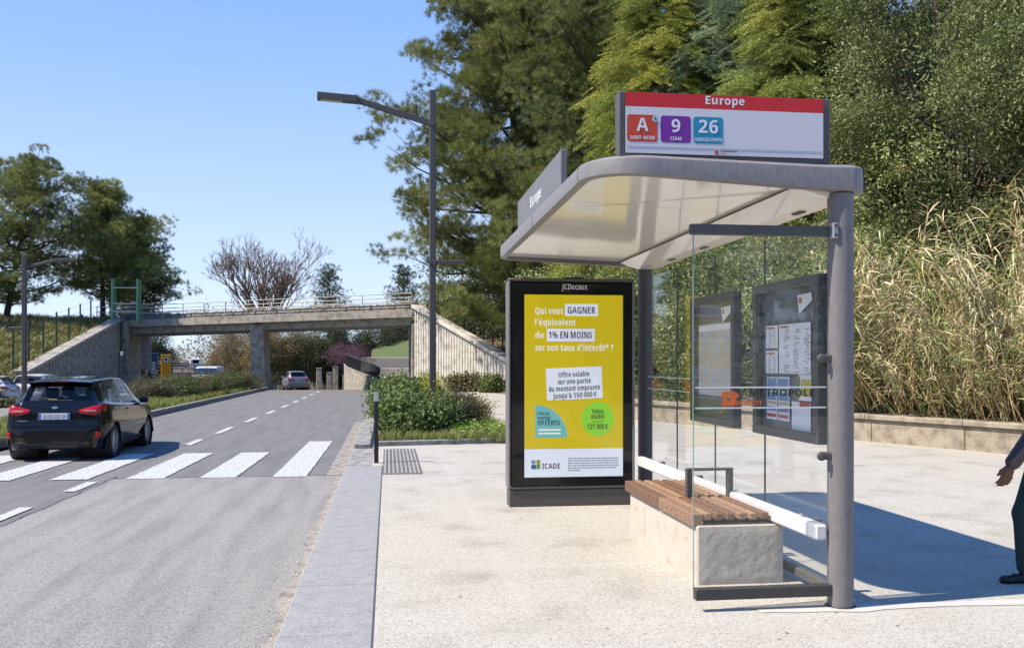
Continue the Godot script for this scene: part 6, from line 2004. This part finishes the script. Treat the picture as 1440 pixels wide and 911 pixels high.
# ---------------------------------------------------------------- people: distance to tapered bones, joined softly, meshed as surface nets
func blob(bones: Array, cell: float, K: float) -> MB:
	var lo := Vector3.INF
	var hi := -Vector3.INF
	for b in bones:
		var r := maxf(b[2], b[3]) + 3.0 / K + cell * 2
		for p in [b[0], b[1]]:
			lo = lo.min(p - Vector3.ONE * r); hi = hi.max(p + Vector3.ONE * r)
	var n := Vector3i(((hi - lo) / cell).ceil()) + Vector3i.ONE
	var f := PackedFloat32Array()
	f.resize(n.x * n.y * n.z)
	for b in bones:
		var r := maxf(b[2], b[3]) + 3.0 / K
		var p0: Vector3 = b[0]
		var ax: Vector3 = b[1] - b[0]
		var ll := maxf(ax.length_squared(), 1e-9)
		var a := Vector3i(((p0.min(b[1]) - Vector3.ONE * r - lo) / cell).floor()).clamp(Vector3i.ZERO, n - Vector3i.ONE)
		var e := Vector3i(((p0.max(b[1]) + Vector3.ONE * r - lo) / cell).ceil()).clamp(Vector3i.ZERO, n - Vector3i.ONE)
		for x in range(a.x, e.x + 1):
			for y in range(a.y, e.y + 1):
				for z in range(a.z, e.z + 1):
					var p := lo + Vector3(x, y, z) * cell
					var t := clampf((p - p0).dot(ax) / ll, 0.0, 1.0)
					var d := p.distance_to(p0 + ax * t) - lerpf(b[2], b[3], t)
					if d < 3.0 / K: f[(x * n.y + y) * n.z + z] += exp(-K * maxf(d, -0.2))
	for i in f.size(): f[i] = -log(f[i]) / K if f[i] > 0.0 else 0.2
	var at := {}
	var step := [1, n.z, n.y * n.z]
	var sx := n.y * n.z
	var sy := n.z
	var corner := [0, 1, sy, sy + 1, sx, sx + 1, sx + sy, sx + sy + 1]
	var cpos := [Vector3(0, 0, 0), Vector3(0, 0, 1), Vector3(0, 1, 0), Vector3(0, 1, 1), Vector3(1, 0, 0), Vector3(1, 0, 1), Vector3(1, 1, 0), Vector3(1, 1, 1)]
	var edges := [[0, 1], [2, 3], [4, 5], [6, 7], [0, 2], [1, 3], [4, 6], [5, 7], [0, 4], [1, 5], [2, 6], [3, 7]]
	for x in n.x - 1:
		for y in n.y - 1:
			var row := (x * n.y + y) * n.z
			for z in n.z - 1:
				var i := row + z
				var neg := 0
				for c in corner:
					if f[i + c] < 0.0: neg += 1
				if neg == 0 or neg == 8: continue
				var sum := Vector3.ZERO
				var k := 0
				for e in edges:
					var v0 := f[i + corner[e[0]]]
					var v1 := f[i + corner[e[1]]]
					if (v0 < 0.0) != (v1 < 0.0):
						sum += cpos[e[0]].lerp(cpos[e[1]], v0 / (v0 - v1))
						k += 1
				at[i] = lo + (Vector3(x, y, z) + sum / k) * cell
	var nor := {}
	for i in at:
		var g := Vector3(f[i + sx] + f[i + sx + 1] + f[i + sx + sy] + f[i + sx + sy + 1] - f[i] - f[i + 1] - f[i + sy] - f[i + sy + 1], f[i + sy] + f[i + sy + 1] + f[i + sx + sy] + f[i + sx + sy + 1] - f[i] - f[i + 1] - f[i + sx] - f[i + sx + 1], f[i + 1] + f[i + sy + 1] + f[i + sx + 1] + f[i + sx + sy + 1] - f[i] - f[i + sy] - f[i + sx] - f[i + sx + sy])
		nor[i] = g.normalized()
	var m := MB.new()
	for i in at:
		for ax in 3:
			var s1: int = [sy, 1, sx][ax]
			var s2: int = [1, sx, sy][ax]
			var d: int = [sx, sy, 1][ax]
			var inside := f[i] < 0.0
			if inside == (f[i + d] < 0.0): continue
			var q := [i, i - s1, i - s1 - s2, i - s2]
			if not (at.has(q[1]) and at.has(q[2]) and at.has(q[3])): continue
			if inside: m.quadn(at[q[0]], at[q[1]], at[q[2]], at[q[3]], nor[q[0]], nor[q[1]], nor[q[2]], nor[q[3]])
			else: m.quadn(at[q[3]], at[q[2]], at[q[1]], at[q[0]], nor[q[3]], nor[q[2]], nor[q[1]], nor[q[0]])
	return m

# joints: facing -z, left is -x; each limb given from the body outwards
func person(label: String, at: Vector3, turn: float, J: Dictionary, skin: Color, coat: Color, legs: Color, hair: Color, fine := true, puffy := false, group := "") -> Node3D:
	var p := thing("person", label, "person", at, turn, group)
	var sk := mat(skin, 0.55)
	sk.subsurf_scatter_enabled = fine
	sk.subsurf_scatter_strength = 0.05
	var bones := []
	var hd: Vector3 = J.head
	bones.append_array([[J.chest, J.neck, 0.07, 0.055], [J.neck, hd + Vector3(0, -0.05, 0.01), 0.055, 0.06], [hd + Vector3(0, 0.035, 0.015), hd + Vector3(0, 0.03, -0.02), 0.098, 0.095], [hd + Vector3(0, -0.06, -0.035), hd + Vector3(0, -0.085, -0.06), 0.058, 0.038], [hd + Vector3(0, 0.0, -0.10), hd + Vector3(0, -0.03, -0.118), 0.012, 0.017], [hd + Vector3(-0.088, -0.005, 0.01), hd + Vector3(-0.092, 0.02, 0.015), 0.016, 0.02], [hd + Vector3(0.088, -0.005, 0.01), hd + Vector3(0.092, 0.02, 0.015), 0.016, 0.02], [J.hips, J.chest, 0.11, 0.12]])
	for s in ["l", "r"]:
		bones.append_array([[J.chest, J[s + "_shoulder"], 0.08, 0.05], [J[s + "_shoulder"], J[s + "_elbow"], 0.048, 0.038], [J[s + "_elbow"], J[s + "_wrist"], 0.038, 0.027], [J.hips, J[s + "_hip"], 0.10, 0.09], [J[s + "_hip"], J[s + "_knee"], 0.082, 0.055], [J[s + "_knee"], J[s + "_ankle"], 0.05, 0.036]])
	var body := blob(bones, 0.016 if fine else 0.035, 90.0 if fine else 60.0)
	if fine:
		for s in ["l", "r"]:
			var w: Vector3 = J[s + "_wrist"]
			var d: Vector3 = (w - J[s + "_elbow"]).normalized().lerp(Vector3.DOWN, 0.45).normalized()
			var fwd := Vector3(0, 0, -1)
			fwd = (fwd - d * fwd.dot(d)).normalized()
			var pal := d.cross(fwd) * (1.0 if s == "l" else -1.0)   # towards the body
			var hb := [[w - d * 0.02, w + d * 0.035, 0.026, 0.028], [w + d * 0.03 + fwd * 0.015, w + d * 0.085 + fwd * 0.026, 0.020, 0.015], [w + d * 0.03, w + d * 0.092, 0.021, 0.016], [w + d * 0.03 - fwd * 0.015, w + d * 0.085 - fwd * 0.026, 0.019, 0.014]]
			for k in 4:
				var o := w + d * (0.092 - 0.004 * absf(k - 1.2)) + fwd * (0.032 - 0.021 * k)
				var l: float = [0.066, 0.075, 0.070, 0.054][k]
				var a := o + d * l * 0.5 + pal * l * 0.10
				var b := a + d * l * 0.30 + pal * l * 0.22
				var c := b + d * l * 0.12 + pal * l * 0.26
				hb.append_array([[o, a, 0.0095, 0.0085], [a, b, 0.0085, 0.0078], [b, c, 0.0078, 0.007]])
			var to := w + d * 0.03 + fwd * 0.024
			var tm := to + d * 0.032 + fwd * 0.022 + pal * 0.010
			hb.append_array([[to, tm, 0.014, 0.011], [tm, tm + d * 0.034 + fwd * 0.004 + pal * 0.012, 0.010, 0.008]])
			var hand := blob(hb, 0.0034, 260.0)
			body.v.append_array(hand.v); body.n.append_array(hand.n); body.u.append_array(hand.u); body.c.append_array(hand.c)
	obj("body", body, sk, p)
	# jacket
	var cb := [[J.hips + Vector3(0, 0.0, 0), J.chest, 0.155, 0.165], [J.hips + Vector3(-0.06, 0.02, 0), J.chest + Vector3(-0.08, 0, 0), 0.135, 0.125], [J.hips + Vector3(0.06, 0.02, 0), J.chest + Vector3(0.08, 0, 0), 0.135, 0.125], [J.chest, J.neck + Vector3(0, -0.02, 0), 0.11, 0.075]]
	for s in ["l", "r"]:
		cb.append_array([[J.chest, J[s + "_shoulder"], 0.10, 0.085]])
		var seq := [[J[s + "_shoulder"], J[s + "_elbow"], 0.080, 0.066], [J[s + "_elbow"], J[s + "_wrist"], 0.066, 0.050]]
		for q in seq:
			if puffy:
				var nq := 5
				for k in nq:
					var a: Vector3 = q[0].lerp(q[1], (k + 0.40) / nq)
					var b: Vector3 = q[0].lerp(q[1], (k + 0.60) / nq)
					var rr: float = lerpf(q[2], q[3], (k + 0.5) / nq)
					cb.append([a, b, rr, rr])
			else: cb.append(q)
	var cm := mat(coat, 0.35 if puffy else 0.85)
	obj("jacket", blob(cb, 0.011 if fine else 0.035, 190.0 if fine else 60.0), cm, p)
	# trousers and shoes
	var tb := [[J.hips, J.hips + Vector3(0, 0.02, 0), 0.13, 0.13]]
	for s in ["l", "r"]:
		tb.append_array([[J.hips, J[s + "_hip"], 0.115, 0.105], [J[s + "_hip"], J[s + "_knee"], 0.098, 0.072], [J[s + "_knee"], J[s + "_ankle"] + Vector3(0, 0.03, 0), 0.070, 0.052]])
	obj("trousers", blob(tb, 0.016 if fine else 0.035, 100.0 if fine else 60.0), mat(legs, 0.85), p)
	for s in ["l", "r"]:
		var an: Vector3 = J[s + "_ankle"]
		var up: float = J.get(s + "_lift", 0.0)
		var heel := Vector3(an.x, 0.032 + up, an.z + 0.045)
		var toe := Vector3(an.x, 0.026, an.z - 0.165)
		var sb := [[heel, toe, 0.036, 0.028], [an + Vector3(0, -0.035, 0.01), heel.lerp(toe, 0.35), 0.042, 0.036], [toe + Vector3(-0.012, 0, 0.03), toe + Vector3(0.012, 0, 0.02), 0.026, 0.026]]
		var sh := obj("shoe", blob(sb, 0.008 if fine else 0.03, 160.0 if fine else 60.0), mat(lin(0.0086, 0.0079, 0.0086), 0.45), p)
		if fine: block("shoe_bow", heel.lerp(toe, 0.55) + Vector3(0, 0.032, 0), Vector3(0.055, 0.012, 0.02), mat(lin(0.0108, 0.0101, 0.0101), 0.6), sh, 0.004)
	var hb2 := [[hd + Vector3(0, 0.06, 0.035), hd + Vector3(0, 0.075, -0.03), 0.095, 0.088], [hd + Vector3(0, 0.0, 0.06), hd + Vector3(0, -0.07, 0.075), 0.08, 0.05]]
	obj("hair", blob(hb2, 0.014 if fine else 0.035, 90.0), mat(hair, 0.6), p)
	if fine:
		for x in [-0.036, 0.036]:
			var ey := MB.new()
			ey.lathe(hd + Vector3(x, 0.012, -0.098), Vector3(0, 0, -1), [[0.014, 0.0], [0.010, 0.006], [0.0, 0.008]], 12)
			obj("eye", ey, mat(lin(0.36, 0.3456, 0.324), 0.3), p)
		block("mouth", hd + Vector3(0, -0.066, -0.093), Vector3(0.045, 0.010, 0.01), mat(lin(0.18, 0.0576, 0.0504), 0.5), p, 0.004)
	return p

func stance(stride: float, swing: float) -> Dictionary:
	return {"hips": Vector3(0, 0.95, 0), "chest": Vector3(0, 1.30, 0), "neck": Vector3(0, 1.47, 0.01), "head": Vector3(0, 1.62, -0.02),
		"l_shoulder": Vector3(-0.175, 1.40, 0), "r_shoulder": Vector3(0.175, 1.40, 0), "l_elbow": Vector3(-0.22, 1.13, -swing * 0.3), "r_elbow": Vector3(0.22, 1.13, swing * 0.3), "l_wrist": Vector3(-0.22, 0.90, -swing), "r_wrist": Vector3(0.22, 0.90, swing * 0.6),
		"l_hip": Vector3(-0.09, 0.90, 0), "r_hip": Vector3(0.09, 0.90, 0), "l_knee": Vector3(-0.09, 0.50, stride * 0.35), "r_knee": Vector3(0.09, 0.50, -stride * 0.6), "l_ankle": Vector3(-0.09, 0.10, stride), "r_ankle": Vector3(0.09, 0.085, -stride * 0.6), "l_lift": 0.02}

func people() -> void:
	var J := stance(0.42, 0.1)
	J.merge({"l_shoulder": Vector3(-0.18, 1.40, -0.03), "l_elbow": Vector3(-0.225, 1.13, -0.30), "l_wrist": Vector3(-0.22, 0.885, -0.50), "r_elbow": Vector3(0.22, 1.15, 0.10), "r_wrist": Vector3(0.23, 0.92, 0.22), "r_hip": Vector3(0.085, 0.90, -0.02), "r_knee": Vector3(0.06, 0.50, -0.20), "r_ankle": Vector3(0.05, 0.085, -0.20)}, true)
	person("person in a dark puffy jacket and dark green trousers walking past the shelter", Vector3(4.76, 0, -6.08), PI / 2, J, lin(0.1152, 0.0504, 0.0252), lin(0.040, 0.026, 0.028), lin(0.0086, 0.0324, 0.0324), lin(0.0072, 0.0058, 0.005), true, true)
	var bag := thing("shoulder_bag", "beige cloth bag hanging at the hip of the person in a puffy jacket", "bag", Vector3(4.66, 0.92, -5.90), 0.0)
	block("bag_body", Vector3(-0.03, -0.06, 0.0), Vector3(0.28, 0.24, 0.09), mat(lin(0.2376, 0.18, 0.1224), 0.9), bag, 0.035)
	var strap := MB.new()
	strap.tube([Vector3(-0.10, 0.05, 0.0), Vector3(-0.06, 0.34, 0.045), Vector3(0.02, 0.57, -0.02)], [0.014, 0.014, 0.014], 6)
	obj("strap", strap, mat(lin(0.18, 0.1296, 0.0864), 0.9), bag)
	var a := stance(0.22, 0.12)
	person("person in dark clothes with a blue bag walking beside the pylons", Vector3(-20.35, -0.88, -82.0), PI + 0.5, a, lin(0.216, 0.1224, 0.0792), lin(0.0108, 0.013, 0.0216), lin(0.0086, 0.0086, 0.0115), lin(0.0144, 0.0108, 0.0072), false, false, "walkers beyond the bridge")
	var b := stance(-0.2, -0.1)
	person("person in black walking beside the one with the blue bag", Vector3(-19.55, -0.88, -82.2), PI + 0.4, b, lin(0.216, 0.1224, 0.0792), lin(0.0144, 0.0144, 0.0158), lin(0.0108, 0.0108, 0.0122), lin(0.0144, 0.0108, 0.0072), false, false, "walkers beyond the bridge")
	var bb := thing("blue_bag", "blue carrier bag held by the walker beside the pylons", "bag", Vector3(-20.62, -0.15, -81.9))
	block("bag_body", Vector3.ZERO, Vector3(0.34, 0.42, 0.14), mat(lin(0.0144, 0.0432, 0.1872), 0.6), bb, 0.03)
	block("handle", Vector3(0.0, 0.27, 0), Vector3(0.14, 0.14, 0.02), mat(lin(0.0144, 0.0432, 0.1872), 0.6), bb, 0.006)
